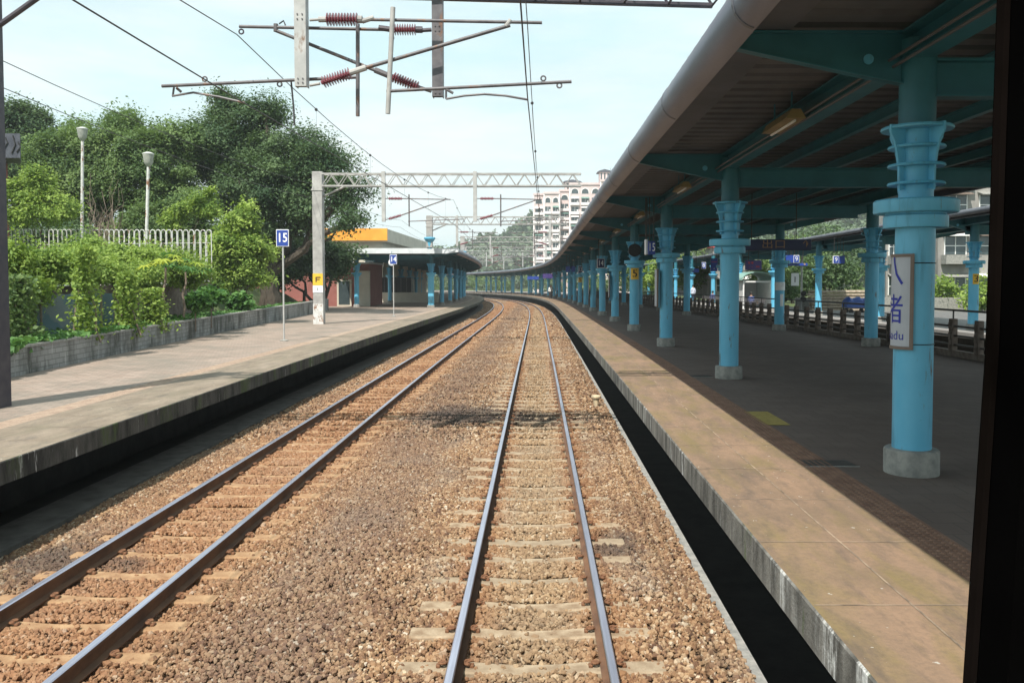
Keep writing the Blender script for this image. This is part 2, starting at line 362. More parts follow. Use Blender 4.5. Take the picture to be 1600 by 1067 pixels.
leafm('leaf_yellow', (0.22, 0.30, 0.03), (0.42, 0.46, 0.06), 0.32)
leafm('leaf_broad', (0.05, 0.14, 0.035), (0.12, 0.24, 0.06), 0.3)
leafm('leaf_far', (0.065, 0.11, 0.065), (0.15, 0.20, 0.11), 0.2)

# ------------------------------------------------------------------ mesh helpers
class MB:
    def __init__(self): self.v = []; self.f = []; self.mi = []
    def add(self, vs, fs, mi=0):
        o = len(self.v); self.v += [tuple(p) for p in vs]
        for q in fs: self.f.append(tuple(i + o for i in q)); self.mi.append(mi)
        return self
    def box(self, x0, x1, y0, y1, z0, z1, mi=0):
        vs = [(x, y, z) for z in (z0, z1) for y in (y0, y1) for x in (x0, x1)]
        return self.add(vs, [(0, 2, 3, 1), (4, 5, 7, 6), (0, 1, 5, 4), (2, 6, 7, 3), (0, 4, 6, 2), (1, 3, 7, 5)], mi)
    def bbox(self, x0, x1, y0, y1, z0, z1, c=0.01, mi=0):     # box with chamfered edges
        pts = []; 
        for sz in (0, 1):
            for sy in (0, 1):
                for sx_ in (0, 1):
                    X = (x0, x1)[sx_]; Y = (y0, y1)[sy]; Z = (z0, z1)[sz]
                    ix = c if sx_ == 0 else -c; iy = c if sy == 0 else -c; iz = c if sz == 0 else -c
                    pts += [(X, Y + iy, Z + iz), (X + ix, Y, Z + iz), (X + ix, Y + iy, Z)]
        I = lambda sx_, sy, sz, a: (sz * 4 + sy * 2 + sx_) * 3 + a
        fs = [(I(0,0,0,0), I(0,0,1,0), I(0,1,1,0), I(0,1,0,0)), (I(1,0,0,0), I(1,1,0,0), I(1,1,1,0), I(1,0,1,0)),
              (I(0,0,0,1), I(1,0,0,1), I(1,0,1,1), I(0,0,1,1)), (I(0,1,0,1), I(0,1,1,1), I(1,1,1,1), I(1,1,0,1)),
              (I(0,0,0,2), I(0,1,0,2), I(1,1,0,2), I(1,0,0,2)), (I(0,0,1,2), I(1,0,1,2), I(1,1,1,2), I(0,1,1,2))]
        for s1 in (0, 1):
            for s2 in (0, 1):
                fs += [(I(0,s1,s2,1), I(1,s1,s2,1), I(1,s1,s2,2), I(0,s1,s2,2)), (I(s1,0,s2,0), I(s1,1,s2,0), I(s1,1,s2,2), I(s1,0,s2,2)), (I(s1,s2,0,0), I(s1,s2,1,0), I(s1,s2,1,1), I(s1,s2,0,1))]
        for a in (0, 1):
            for b_ in (0, 1):
                for d in (0, 1): fs.append((I(a,b_,d,0), I(a,b_,d,1), I(a,b_,d,2)))
        return self.add(pts, fs, mi)
    def tube(self, p, q, r0, r1=None, n=10, cap=True, mi=0):
        r1 = r0 if r1 is None else r1
        p = Vector(p); q = Vector(q); d = (q - p)
        if d.length < 1e-6: return self
        d.normalize(); a = d.orthogonal().normalized(); b_ = d.cross(a)
        vs = []
        for c, r in ((p, r0), (q, r1)):
            for i in range(n):
                t = 2 * math.pi * i / n; vs.append(c + (a * math.cos(t) + b_ * math.sin(t)) * r)
        fs = [(i, (i + 1) % n, n + (i + 1) % n, n + i) for i in range(n)]
        if cap: fs += [tuple(range(n))[::-1], tuple(range(n, 2 * n))]
        return self.add(vs, fs, mi)
    def path(self, pts, r, n=8, mi=0):
        """tube through many points; r a number or a list"""
        pts = [Vector(p) for p in pts]; m_ = len(pts)
        rs = [r] * m_ if isinstance(r, (int, float)) else list(r)
        vs = []; ref = None
        for i in range(m_):
            d = (pts[min(i + 1, m_ - 1)] - pts[max(i - 1, 0)]).normalized()
            if ref is None: ref = d.orthogonal().normalized()
            a = (ref - d * ref.dot(d)).normalized(); ref = a; b_ = d.cross(a)
            for k in range(n):
                t = 2 * math.pi * k / n; vs.append(pts[i] + (a * math.cos(t) + b_ * math.sin(t)) * rs[i])
        fs = [(i * n + k, i * n + (k + 1) % n, (i + 1) * n + (k + 1) % n, (i + 1) * n + k) for i in range(m_ - 1) for k in range(n)]
        fs += [tuple(range(n))[::-1], tuple(range((m_ - 1) * n, m_ * n))]
        return self.add(vs, fs, mi)
    def lathe(self, prof, c=(0, 0), n=28, mi=0):
        vs = []; k = len(prof)
        for r, z in prof:
            for i in range(n):
                t = 2 * math.pi * i / n; vs.append((c[0] + r * math.cos(t), c[1] + r * math.sin(t), z))
        fs = [(j * n + i, j * n + (i + 1) % n, (j + 1) * n + (i + 1) % n, (j + 1) * n + i) for j in range(k - 1) for i in range(n)]
        fs += [tuple(range(n))[::-1], tuple(range((k - 1) * n, k * n))]
        return self.add(vs, fs, mi)
    def lathe_axis(self, p, q, prof, n=12, mi=0):
        """prof: (t along p->q 0..1, radius)"""
        p = Vector(p); q = Vector(q); d = (q - p); L = d.length; d.normalize(); a = d.orthogonal().normalized(); b_ = d.cross(a)
        vs = []; k = len(prof)
        for t_, r in prof:
            c = p + d * (L * t_)
            for i in range(n):
                t = 2 * math.pi * i / n; vs.append(c + (a * math.cos(t) + b_ * math.sin(t)) * r)
        fs = [(j * n + i, j * n + (i + 1) % n, (j + 1) * n + (i + 1) % n, (j + 1) * n + i) for j in range(k - 1) for i in range(n)]
        fs += [tuple(range(n))[::-1], tuple(range((k - 1) * n, k * n))]
        return self.add(vs, fs, mi)
    def prism(self, poly, axis, a0, a1, mi=0):
        """extrude a 2-D polygon along an axis: x -> poly is (y,z); y -> (x,z); z -> (x,y)"""
        def mk(u, w, a): return {'x': (a, u, w), 'y': (u, a, w), 'z': (u, w, a)}[axis]
        n = len(poly); vs = [mk(u, w, a) for a in (a0, a1) for u, w in poly]
        fs = [(i, (i + 1) % n, n + (i + 1) % n, n + i) for i in range(n)] + [tuple(range(n))[::-1], tuple(range(n, 2 * n))]
        return self.add(vs, fs, mi)
    def sweep(self, prof, ss, closed=True, mis=None, offf=None, caps=True):
        """profile of (offset, height) carried along the line's path"""
        n = len(prof); vs = []
        for s in ss:
            for o, z in prof: vs.append(P(o + (offf(s) if offf else 0), s, z))
        o0 = len(self.v); self.v += vs
        for j in range(len(ss) - 1):
            for i in range(n if closed else n - 1):
                k = (i + 1) % n
                self.f.append((o0 + j * n + i, o0 + j * n + k, o0 + (j + 1) * n + k, o0 + (j + 1) * n + i)); self.mi.append(mis[i] if mis else 0)
        if closed and caps:
            self.f.append(tuple(o0 + i for i in range(n))[::-1]); self.mi.append(0)
            self.f.append(tuple(o0 + (len(ss) - 1) * n + i for i in range(n))); self.mi.append(0)
        return self
    def build(self, name, mats, parent=None, origin=None, smooth=False):
        if not isinstance(mats, (list, tuple)): mats = [mats]
        V = np.array(self.v, float)
        if parent is not None: o = np.array(parent['_o'])
        elif origin is not None: o = np.array(origin, float)
        else: o = np.array([(V[:, 0].min() + V[:, 0].max()) / 2, (V[:, 1].min() + V[:, 1].max()) / 2, V[:, 2].min()])
        me = bpy.data.meshes.new(name)
        me.from_pydata((V - o).tolist(), [], self.f)
        for mm in mats: me.materials.append(MATS[mm])
        if len(mats) > 1: me.polygons.foreach_set('material_index', self.mi)
        if smooth: me.polygons.foreach_set('use_smooth', [True] * len(me.polygons))
        import bmesh
        bm = bmesh.new(); bm.from_mesh(me); bmesh.ops.recalc_face_normals(bm, faces=bm.faces)
        if smooth:
            for e in bm.edges:
                if len(e.link_faces) == 2 and e.calc_face_angle(0) > 0.7: e.smooth = False
        bm.to_mesh(me); bm.free()
        ob = bpy.data.objects.new(name, me); COL.objects.link(ob)
        ob['_o'] = [float(a) for a in o]
        if parent is not None: ob.parent = parent
        else: ob.location = tuple(o)
        return ob
def tag(o, label=None, cat=None, group=None, kind=None):
    if label: o['label'] = label; o['kind'] = 'thing'
    if cat: o['category'] = cat
    if group: o['group'] = group
    if kind: o['kind'] = kind
    return o
def empty(name, loc, label=None, cat=None, group=None, rz=0):
    o = bpy.data.objects.new(name, None); COL.objects.link(o); o.location = loc; o.empty_display_size = 0.3
    o.rotation_euler.z = rz
    o['_o'] = [float(a) for a in loc]
    return tag(o, label, cat, group)
def copy_tree(o, parent=None):
    c = o.copy(); COL.objects.link(c); c.parent = parent
    for ch in [x for x in COL.objects if x.parent == o]: copy_tree(ch, c)
    return c
KIDS = {}
def place(o, loc, rz=0, label=None, group=None):
    o.location = loc; o.rotation_euler.z = rz
    if label: o['label'] = label; o['kind'] = 'thing'
    if group: o['group'] = group
    return o
def np_mesh(name, V, F, mat, parent=None, tint=None, origin=None, kind=None, mat_index=None):
    """big mesh straight from arrays; F is (n, k)"""
    o = np.array(parent['_o']) if parent is not None else (np.array(origin, float) if origin is not None else np.array([V[:, 0].mean(), V[:, 1].mean(), V[:, 2].min()]))
    me = bpy.data.meshes.new(name)
    V = (V - o).astype(np.float32); k = F.shape[1]; n = len(F)
    me.vertices.add(len(V)); me.vertices.foreach_set('co', V.ravel())
    me.loops.add(n * k); me.loops.foreach_set('vertex_index', F.ravel().astype(np.int32))
    me.polygons.add(n); me.polygons.foreach_set('loop_start', (np.arange(n) * k).astype(np.int32))
    me.update(calc_edges=True)
    me.polygons.foreach_set('use_smooth', np.zeros(n, bool))
    me.materials.append(MATS[mat])
    if tint is not None:
        a = me.attributes.new('tint', 'FLOAT', 'FACE'); a.data.foreach_set('value', tint.astype(np.float32))
    ob = bpy.data.objects.new(name, me); COL.objects.link(ob); ob['_o'] = [float(a) for a in o]
    if parent is not None: ob.parent = parent
    else: ob.location = tuple(o)
    return ob
ORD = ['nearest', 'second', 'third', 'fourth', 'fifth', 'sixth', 'seventh', 'eighth', 'ninth', 'tenth', 'eleventh', 'twelfth', 'thirteenth', 'fourteenth', 'fifteenth', 'sixteenth', 'seventeenth', 'eighteenth', 'nineteenth', 'twentieth', 'twenty-first', 'twenty-second', 'twenty-third', 'twenty-fourth']

def text_geo(s, size):
    cu = bpy.data.curves.new('t', 'FONT'); cu.body = s; cu.size = size; cu.align_x = 'CENTER'; cu.align_y = 'CENTER'; cu.resolution_u = 3; cu.space_character = 1.05
    ob = bpy.data.objects.new('t', cu); COL.objects.link(ob)
    dg = bpy.context.evaluated_depsgraph_get(); e = ob.evaluated_get(dg); me = e.to_mesh()
    vs = [tuple(v.co) for v in me.vertices]; fs = [tuple(p.vertices) for p in me.polygons]
    e.to_mesh_clear(); bpy.data.objects.remove(ob); bpy.data.curves.remove(cu)
    return vs, fs
def text(s, size, centre, mat, parent, name='lettering', right=(1, 0, 0), up=(0, 0, 1), sx=1.0, bold=0.0):
    """flat lettering laid on a face; right and up are the reading directions"""
    vs, fs = text_geo(s, size)
    r = Vector(right); u = Vector(up); c = Vector(centre); nrm = r.cross(u)
    mb = MB()
    offs = [(0, 0)] if not bold else [(0, 0), (bold, 0), (-bold, 0), (0, bold), (0, -bold)]
    for k, (ox, oy) in enumerate(offs):
        mb.add([c + r * (x * sx + ox) + u * (y + oy) + nrm * (0.0002 * k) for x, y, z in vs], fs)
    return mb.build(name, mat, parent)

def srange(a, b, step=1.0):
    n = max(2, int(math.ceil((b - a) / step)) + 1)
    return list(np.linspace(a, b, n))
def spath(a, b):      # finer near the camera, coarser far off
    return sorted(set([round(x, 3) for x in srange(a, b, 2.0)]))

# ------------------------------------------------------------------ ground, ballast, platforms
PH = 0.80            # platform height above the rail head
RE, LE = 1.62, -5.69  # platform edges
def vnoise(x, y, s, seed=0):
    """cheap smooth value noise"""
    x = np.asarray(x, float) * s + seed * 17.3; y = np.asarray(y, float) * s - seed * 9.1
    xi = np.floor(x); yi = np.floor(y); fx = x - xi; fy = y - yi
    fx = fx * fx * (3 - 2 * fx); fy = fy * fy * (3 - 2 * fy)
    h = lambda a, b: np.modf(np.abs(np.sin(a * 127.1 + b * 311.7 + seed) * 43758.5453))[0]
    return (h(xi, yi) * (1 - fx) + h(xi + 1, yi) * fx) * (1 - fy) + (h(xi, yi + 1) * (1 - fx) + h(xi + 1, yi + 1) * fx) * fy
def sstep(a, b, x):
    t = np.clip((np.asarray(x, float) - a) / (b - a), 0, 1); return t * t * (3 - 2 * t)

xs = np.concatenate([np.linspace(-900, -200, 8), np.linspace(-180, -40, 15), np.linspace(-36, 60, 49), np.linspace(70, 200, 14), np.linspace(260, 900, 8)])
ys = np.concatenate([[-100, -60], np.linspace(-20, 120, 57), np.linspace(130, 500, 30), np.linspace(600, 1200, 7)])
GX, GY = np.meshgrid(xs, ys)
def bank(x, y):     # the raised ground behind the planter on the left
    return 3.7 * sstep(-14.6, -16.6, x + 0.055 * (y - 36)) * sstep(78, 55, y)
GZ = -1.35 + np.where(GY < 420, grade(np.maximum(GY, 0)), grade(420)) + bank(GX, GY) + 1.9 * sstep(22.5, 25, GX) * sstep(190, 150, GY) + 25 * sstep(420, 1400, GY) * vnoise(GX, GY, 0.003, 3)
nx, ny = len(xs), len(ys)
V = np.stack([GX.ravel(), GY.ravel(), GZ.ravel()], 1)
idx = np.arange(nx * ny).reshape(ny, nx)
F = np.stack([idx[:-1, :-1].ravel(), idx[:-1, 1:].ravel(), idx[1:, 1:].ravel(), idx[1:, :-1].ravel()], 1)
g = np_mesh('ground', V, F, 'meadow', origin=(0, 0, 0)); tag(g, kind='structure')
g.data.polygons.foreach_set('use_smooth', [True] * len(F))

# ballast bed: a finely rippled sheet under both lines
offs = np.concatenate([[-6.45], np.arange(-6.3, 1.61, 0.1), [1.62]])
ss_ = np.concatenate([np.arange(-8, 26, 0.1), np.arange(26, 60, 0.4), np.arange(60, 330, 1.5)])
bv = []
for s in ss_:
    n1 = vnoise(offs, np.full_like(offs, s), 9, 1) * 0.022 + vnoise(offs, np.full_like(offs, s), 1.7, 2) * 0.04
    z = -0.235 + n1 - 0.10 * sstep(-5.3, -6.0, offs) - 0.04 * sstep(1.2, 1.6, offs)
    for o_, z_ in zip(offs, z): bv.append(P(o_, s, z_))
bv = np.array(bv); no = len(offs); idx = np.arange(len(bv)).reshape(len(ss_), no)
F = np.stack([idx[:-1, :-1].ravel(), idx[:-1, 1:].ravel(), idx[1:, 1:].ravel(), idx[1:, :-1].ravel()], 1)
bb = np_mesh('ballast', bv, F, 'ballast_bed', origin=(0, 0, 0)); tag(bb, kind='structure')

# loose stones, one mass
def ico():
    t = (1 + 5 ** 0.5) / 2
    v = np.array([(-1, t, 0), (1, t, 0), (-1, -t, 0), (1, -t, 0), (0, -1, t), (0, 1, t), (0, -1, -t), (0, 1, -t), (t, 0, -1), (t, 0, 1), (-t, 0, -1), (-t, 0, 1)], float)
    v /= np.linalg.norm(v[0])
    f = np.array([(0, 11, 5), (0, 5, 1), (0, 1, 7), (0, 7, 10), (0, 10, 11), (1, 5, 9), (5, 11, 4), (11, 10, 2), (10, 7, 6), (7, 1, 8), (3, 9, 4), (3, 4, 2), (3, 2, 6), (3, 6, 8), (3, 8, 9), (4, 9, 5), (2, 4, 11), (6, 2, 10), (8, 6, 7), (9, 8, 1)])
    return v, f
IV, IF = ico()
def rot_rand(n):
    q = rng.normal(size=(n, 4)); q /= np.linalg.norm(q, axis=1)[:, None]
    w, x, y, z = q.T
    return np.stack([np.stack([1 - 2 * (y * y + z * z), 2 * (x * y - z * w), 2 * (x * z + y * w)], -1), np.stack([2 * (x * y + z * w), 1 - 2 * (x * x + z * z), 2 * (y * z - x * w)], -1), np.stack([2 * (x * z - y * w), 2 * (y * z + x * w), 1 - 2 * (x * x + y * y)], -1)], 1)
def stones(n, s0, s1, o0, o1, size, zbase, name, keep=None, power=1.0):
    u = rng.random(n) ** power
    s = s0 + (s1 - s0) * u; o = o0 + (o1 - o0) * rng.random(n)
    if keep is not None:
        k = keep(o, s); s = s[k]; o = o[k]
    n = len(s)
    sz = size * (0.5 + 0.7 * rng.random(n) ** 1.5 + 0.5 * (rng.random(n) < 0.05))
    sc = np.stack([0.85 + 0.6 * rng.random(n), 0.75 + 0.4 * rng.random(n), 0.55 + 0.4 * rng.random(n)], 1)
    v = IV[None] * (0.85 + 0.55 * rng.random((n, 12, 1)))
    lim = 0.45 + 0.40 * rng.random((n, 1, 3)); v = np.clip(v, -lim, lim) * 1.35
    v = v * sc[:, None, :] * sz[:, None, None]
    v = np.einsum('nij,nkj->nki', rot_rand(n), v)
    z = zbase + vnoise(o, s, 1.7, 2) * 0.045 + rng.random(n) * 0.013 - 0.10 * sstep(-5.3, -6.0, o) - 0.04 * sstep(1.2, 1.6, o)
    X_, Y_, Z_ = PV(o, s, z)
    v[..., 0] += X_[:, None]; v[..., 1] += Y_[:, None]; v[..., 2] += Z_[:, None]
    F = (IF[None] + (np.arange(n) * 12)[:, None, None]).reshape(-1, 3)
    tint = np.clip(rng.normal(0.50, 0.26, n), 0, 0.95); tint[rng.random(n) < 0.006] = 1.0
    ob = np_mesh(name, v.reshape(-1, 3), F, 'stones', origin=(0, 0, 0), tint=np.repeat(tint, 20)); tag(ob, kind='stuff')
    return ob
SP = 0.6
def keep_fn(o, s):
    k = np.ones(len(o), bool)
    for c, ph in ((-0.04, 0.18), (-3.91, 0.33)):
        d = np.abs(((s - ph) / SP + 0.5) % 1 - 0.5) * SP
        on = (d < 0.085) & (np.abs(o - c) < 0.96)
        k &= ~(on & (rng.random(len(o)) < np.where(np.abs(o - c) < 0.40, 0.93, 0.78)))
        for e in (-0.57, 0.57):
            k &= ~((np.abs(o - c - e) < 0.085))
    return k
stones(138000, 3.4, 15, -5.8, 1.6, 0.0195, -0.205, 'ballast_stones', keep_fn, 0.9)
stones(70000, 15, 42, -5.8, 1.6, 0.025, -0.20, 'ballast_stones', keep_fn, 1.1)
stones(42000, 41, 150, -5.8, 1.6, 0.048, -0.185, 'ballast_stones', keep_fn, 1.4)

# concrete kerb of the drain beside the near line
mb = MB().sweep([(1.60, -0.75), (1.60, -0.225), (1.69, -0.225), (1.69, -0.75)], srange(-6, 300, 2))
k_ = mb.build('drain_kerb', 'footing_concrete', origin=(0, 0, 0)); tag(k_, kind='structure')
mb = MB().sweep([(-6.50, -0.9), (-6.50, -0.27), (-6.40, -0.27), (-6.40, -0.9)], srange(-6, 300, 2))
k_ = mb.build('drain_kerb', 'footing_concrete', origin=(0, 0, 0)); tag(k_, kind='structure')

pm('undercroft_shade', (0.012, 0.011, 0.010), (0.025, 0.023, 0.021), 3, 0.95, 0.5, 20)  # near-black walls and floor: deep shade below the slabs put into their colour
pm('trough_lid', (0.05, 0.046, 0.040), (0.10, 0.094, 0.085), 4, 0.9, 0.4, 30)
tag(MB().sweep([(-6.39, -0.33), (-6.39, -0.20), (-5.78, -0.20), (-5.78, -0.33)], srange(-6, 240, 2)).build('cable_trough', 'trough_lid', origin=(0, 0, 0)), kind='structure')
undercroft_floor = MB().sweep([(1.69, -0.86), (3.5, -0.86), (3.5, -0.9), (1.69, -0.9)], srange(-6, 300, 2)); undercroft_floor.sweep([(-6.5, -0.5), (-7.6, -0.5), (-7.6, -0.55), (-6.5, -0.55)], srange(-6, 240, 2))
def platform(name, edge, direction, inner, label_mats, widths, s0, s1, face):
    """edge slab with overhang, tactile strip, paving and the recessed wall below"""
    d = direction
    ss = srange(s0, s1, 2.0)
    ce, ta = widths
    mb = MB()
    # slab, butt ended strips
    mb.sweep([(edge, PH - 0.25), (edge, PH - 0.012), (edge + d * 0.012, PH), (edge + d * ce, PH), (edge + d * ce, PH - 0.25)], ss, mis=[1, 1, 0, 0, 0])
    o = mb.build(name, [label_mats[0], face], origin=(0, 0, 0)); tag(o, kind='structure')
    mb = MB().sweep([(edge + d * ce, PH + 0.002), (edge + d * (ce + ta), PH + 0.002), (edge + d * (ce + ta), PH - 0.2), (edge + d * ce, PH - 0.2)], ss)
    o2 = mb.build('tactile_paving', label_mats[1], origin=(0, 0, 0)); tag(o2, kind='structure'); 
    a = edge + d * (ce + ta)
    mb = MB()
    n = 8
    for i in range(n):
        pass
    mb.sweep([(a, PH - 0.001), (inner, PH - 0.001), (inner, PH - 0.25), (a, PH - 0.25)], ss)
    o3 = mb.build('platform_paving', label_mats[2], origin=(0, 0, 0)); tag(o3, kind='structure')
    w = edge + d * 1.75
    mb = MB().sweep([(w, -1.6), (w, PH - 0.26), (w + d * 0.2, PH - 0.26), (w + d * 0.2, -1.6)], ss)
    o4 = mb.build('platform_wall', 'undercroft_shade', origin=(0, 0, 0)); tag(o4, kind='structure')
    return o
tag(undercroft_floor.build('drain_floor', 'undercroft_shade', origin=(0, 0, 0)), kind='structure')
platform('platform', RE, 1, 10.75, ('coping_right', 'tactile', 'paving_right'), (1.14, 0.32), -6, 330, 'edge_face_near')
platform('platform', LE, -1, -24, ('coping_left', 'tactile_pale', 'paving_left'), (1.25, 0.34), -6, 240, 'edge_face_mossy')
mb = MB().sweep([(10.75, -1.6), (10.75, PH - 0.02), (10.95, PH - 0.02), (10.95, -1.6)], srange(-6, 330, 2)); tag(mb.build('platform_wall', 'footing_concrete', origin=(0, 0, 0)), kind='structure')
# slab joints and pavement domes of the near platform
jm = MB()
for k in range(-2, 90):
    s = 1.3 + k * 1.2
    a = P(RE + 0.02, s, PH + 0.003); b = P(RE + 1.13, s, PH + 0.003); c = P(RE + 1.13, s + 0.012, PH + 0.003); d = P(RE + 0.02, s + 0.012, PH + 0.003)
    jm.add([a, b, c, d], [(0, 1, 2, 3)])
for s in range(-2, 108, 2):
    a = P(RE + 0.60, s, PH + 0.0035); b = P(RE + 0.612, s, PH + 0.0035); c = P(RE + 0.612, s + 2, PH + 0.0035); d = P(RE + 0.60, s + 2, PH + 0.0035)
    jm.add([a, b, c, d], [(0, 1, 2, 3)])
tag(jm.build('platform_joints', 'joint', origin=(0, 0, 0)), kind='structure')
jm = MB()
for k in range(0, 60):
    s = 1.0 + k * 0.9
    jm.add([P(LE - 0.02, s, PH + 0.003), P(LE - 1.24, s, PH + 0.003), P(LE - 1.24, s + 0.012, PH + 0.003), P(LE - 0.02, s + 0.012, PH + 0.003)], [(0, 1, 2, 3)])
tag(jm.build('platform_joints', 'joint', origin=(0, 0, 0)), kind='structure')
def domes(x0, x1, s0, s1, step, mat):
    X, Y = np.meshgrid(np.arange(x0 + step / 2, x1, step), np.arange(s0, s1, step)); X = X.ravel(); Y = Y.ravel(); n = len(X)
    base = []
    for r, z in ((0.022, 0), (0.014, 0.008)):
        for i in range(6): base.append((r * math.cos(i * math.pi / 3), r * math.sin(i * math.pi / 3), z))
    base = np.array(base); v = base[None] + np.stack([X, Y, np.full(n, PH + 0.0025) + grade(Y)], 1)[:, None, :]
    f = [(i, (i + 1) % 6, 6 + (i + 1) % 6, 6 + i) for i in range(6)] + [(6, 7, 8, 9), (6, 9, 10, 11)]
    F = (np.array(f)[None] + (np.arange(n) * 12)[:, None, None]).reshape(-1, 4)
    tag(np_mesh('paving_domes', v.reshape(-1, 3), F, mat, origin=(0, 0, 0)), kind='stuff')
domes(RE + 1.15, RE + 1.45, 2, 26, 0.06, 'tactile')
domes(LE - 1.58, LE - 1.26, 2, 26, 0.06, 'tactile_pale')

# ------------------------------------------------------------------ tracks
def rail_profile(c):
    h = 0.0325; return [(c - 0.063, -0.153), (c + 0.063, -0.153), (c + 0.063, -0.142), (c + 0.012, -0.125), (c + 0.009, -0.05), (c + h, -0.036), (c + h, -0.008), (c + h - 0.008, 0.0), (c - h + 0.008, 0.0), (c - h, -0.008), (c - h, -0.036), (c - 0.009, -0.05), (c - 0.012, -0.125), (c - 0.063, -0.142)]
RAIL_MI = [1, 1, 1, 1, 1, 1, 0, 0, 0, 1, 1, 1, 1, 1]
def track(c, phase, label, smat='sleeper_concrete'):
    root = empty('railway_track', P(c, 4, -0.24), label, 'railway track')
    ss = srange(-6, 50, 2.0) + srange(51, 320, 1.5)
    for e in (-0.57, 0.57):
        MB().sweep(rail_profile(c + e), ss, mis=RAIL_MI).build('rail', ['rail_top', 'rail_rust'], root)
    # one sleeper, then copies
    mb = MB(); n = 14
    prof = []
    for i in range(n + 1):
        x = -1.0 + 2.0 * i / n; dip = 0.022 * (1 - min(1, abs(x) / 0.42) ** 2) if abs(x) < 0.42 else 0
        ztop = -0.158 - dip; w = 0.088 + 0.012 * abs(x)
        prof.append((x, ztop, w))
    vs = []
    for x, zt, w in prof: vs += [(x, -w - 0.02, -0.33), (x, -w, zt - 0.012), (x, -w + 0.015, zt), (x, w - 0.015, zt), (x, w, zt - 0.012), (x, w + 0.02, -0.33)]
    fs = [(i * 6 + k, i * 6 + k + 1, (i + 1) * 6 + k + 1, (i + 1) * 6 + k) for i in range(n) for k in range(5)] + [(0, 1, 2, 3, 4, 5), tuple(n * 6 + k for k in range(6))]
    mb.add(vs, fs)
    holder = {'_o': (0, 0, 0)}
    sl = mb.build('sleeper', smat, origin=(0, 0, 0))
    # spring clip
    cm = MB()
    pts = []
    for k in range(9):
        t = k / 8 * math.pi * 1.5
        pts.append((0.045 + 0.030 * math.cos(t + 0.6), 0.032 * math.sin(t + 0.6), -0.118 - 0.012 * (k / 8)))
    cm.path([(0.0, -0.02, -0.134)] + pts + [(0.01, 0.01, -0.13)], 0.0095, 6)
    cm.bbox(0.058, 0.09, -0.026, 0.026, -0.16, -0.135, 0.006)
    cl = cm.build('rail_clip', 'clip_rust', origin=(0, 0, 0))
    cl.hide_render = False
    first = True
    cnt = 0; rest = MB()
    k = -3
    while True:
        s = phase + k * SP; k += 1
        if s < 2.5: continue
        if s > 230: break
        p = P(c, s, 0)
        if cnt < 100:
            o = sl if first else sl.copy()
            if not first: COL.objects.link(o)
            o.parent = root; ro = root['_o']
            o.location = (p[0] - ro[0] + random.uniform(-.01, .01), p[1] - ro[1] + random.uniform(-.012, .012), p[2] - ro[2] + random.uniform(-.008, .004)); o.rotation_euler = (0, 0, TH(s) + random.uniform(-.008, .008))
            if cnt < 46:
                for e in (-0.57, 0.57):
                    for sd_ in (1, -1):
                        q = cl.copy(); COL.objects.link(q); q.parent = o
                        q.location = (e + sd_ * 0.052, 0, 0.0); q.rotation_euler = (0, 0, 0 if sd_ > 0 else math.pi)
            first = False
        else:
            th = TH(s); vs2 = [(p[0] + x * math.cos(th) - y * math.sin(th), p[1] + x * math.sin(th) + y * math.cos(th), z + p[2]) for x, y, z in vs]
            rest.add(vs2, fs)
        cnt += 1
    bpy.data.objects.remove(cl)
    tag(rest.build('sleeper', smat, root), kind='stuff')
    return root
track(-0.04, 0.18, 'railway track under the viewpoint, bright pale stones between its rails')
track(-3.91, 0.33, 'railway track beside the open-air platform, rust-orange stones between its rails', 'sleeper_rusty')

# ------------------------------------------------------------------ blue station columns
def column_proto(square=False):
    root = empty('station_column', (0, 0, 0), 'x', 'column')
    H = 4.28 + 0.0
    if square:
        MB().bbox(-0.22, 0.22, -0.22, 0.22, 0.18, 2.55, 0.02).build('shaft', 'blue_paint', root)
        MB().bbox(-0.28, 0.28, -0.28, 0.28, 0, 0.18, 0.02).build('footing', 'footing_concrete', root)
    else:
        MB().lathe([(0.186, 0.24), (0.186, 2.50)], n=36).build('shaft', 'blue_paint', root, smooth=True)
        MB().lathe([(0.262, 0), (0.262, 0.225), (0.250, 0.243), (0.21, 0.25)], n=36).build('footing', 'footing_concrete', root, smooth=True)
    MB().lathe([(0.20, 2.44), (0.295, 2.44), (0.30, 2.455), (0.30, 2.555), (0.28, 2.57), (0.28, 2.585), (0.385, 2.585), (0.395, 2.60), (0.395, 2.70), (0.38, 2.715), (0.17, 2.72)], n=40).build('collar', 'blue_paint', root, smooth=True)
    neck = MB().lathe([(0.162, 2.72), (0.162, 3.44)], n=32).build('neck', 'blue_paint', root, smooth=True)
    for z in (2.86, 3.04, 3.22):
        MB().lathe([(0.16, z), (0.262, z), (0.27, z + 0.012), (0.262, z + 0.026), (0.16, z + 0.028)], n=32).build('ring', 'blue_paint', neck, smooth=True)
    MB().lathe([(0.16, 3.40), (0.33, 3.40), (0.338, 3.415), (0.33, 3.43), (0.16, 3.435)], n=36).build('ring', 'blue_paint', neck, smooth=True)
    for k in range(4):
        a = R(22) + k * math.pi / 2
        out_ = [(0.16, 2.82), (0.225, 2.80), (0.232, 3.02), (0.255, 3.16), (0.29, 3.28), (0.34, 3.36), (0.34, 3.44), (0.16, 3.44)]
        mb = MB().prism(out_, 'y', -0.012, 0.012)
        mb.v = [(x * math.cos(a) - y * math.sin(a), x * math.sin(a) + y * math.cos(a), z) for x, y, z in mb.v]
        mb.build('fin', 'blue_paint', root)
    MB().lathe([(0.172, 3.44), (0.172, H)], n=32).build('head', 'teal_paint', root, smooth=True)
    return root
def tree_of(root):
    d = {}
    for o in COL.objects:
        if o.parent: d.setdefault(o.parent.name, []).append(o)
    return d
def cp(root, kids, parent=None):
    c = root.copy(); COL.objects.link(c); c.parent = parent
    for ch in kids.get(root.name, []): cp(ch, kids, c)
    return c
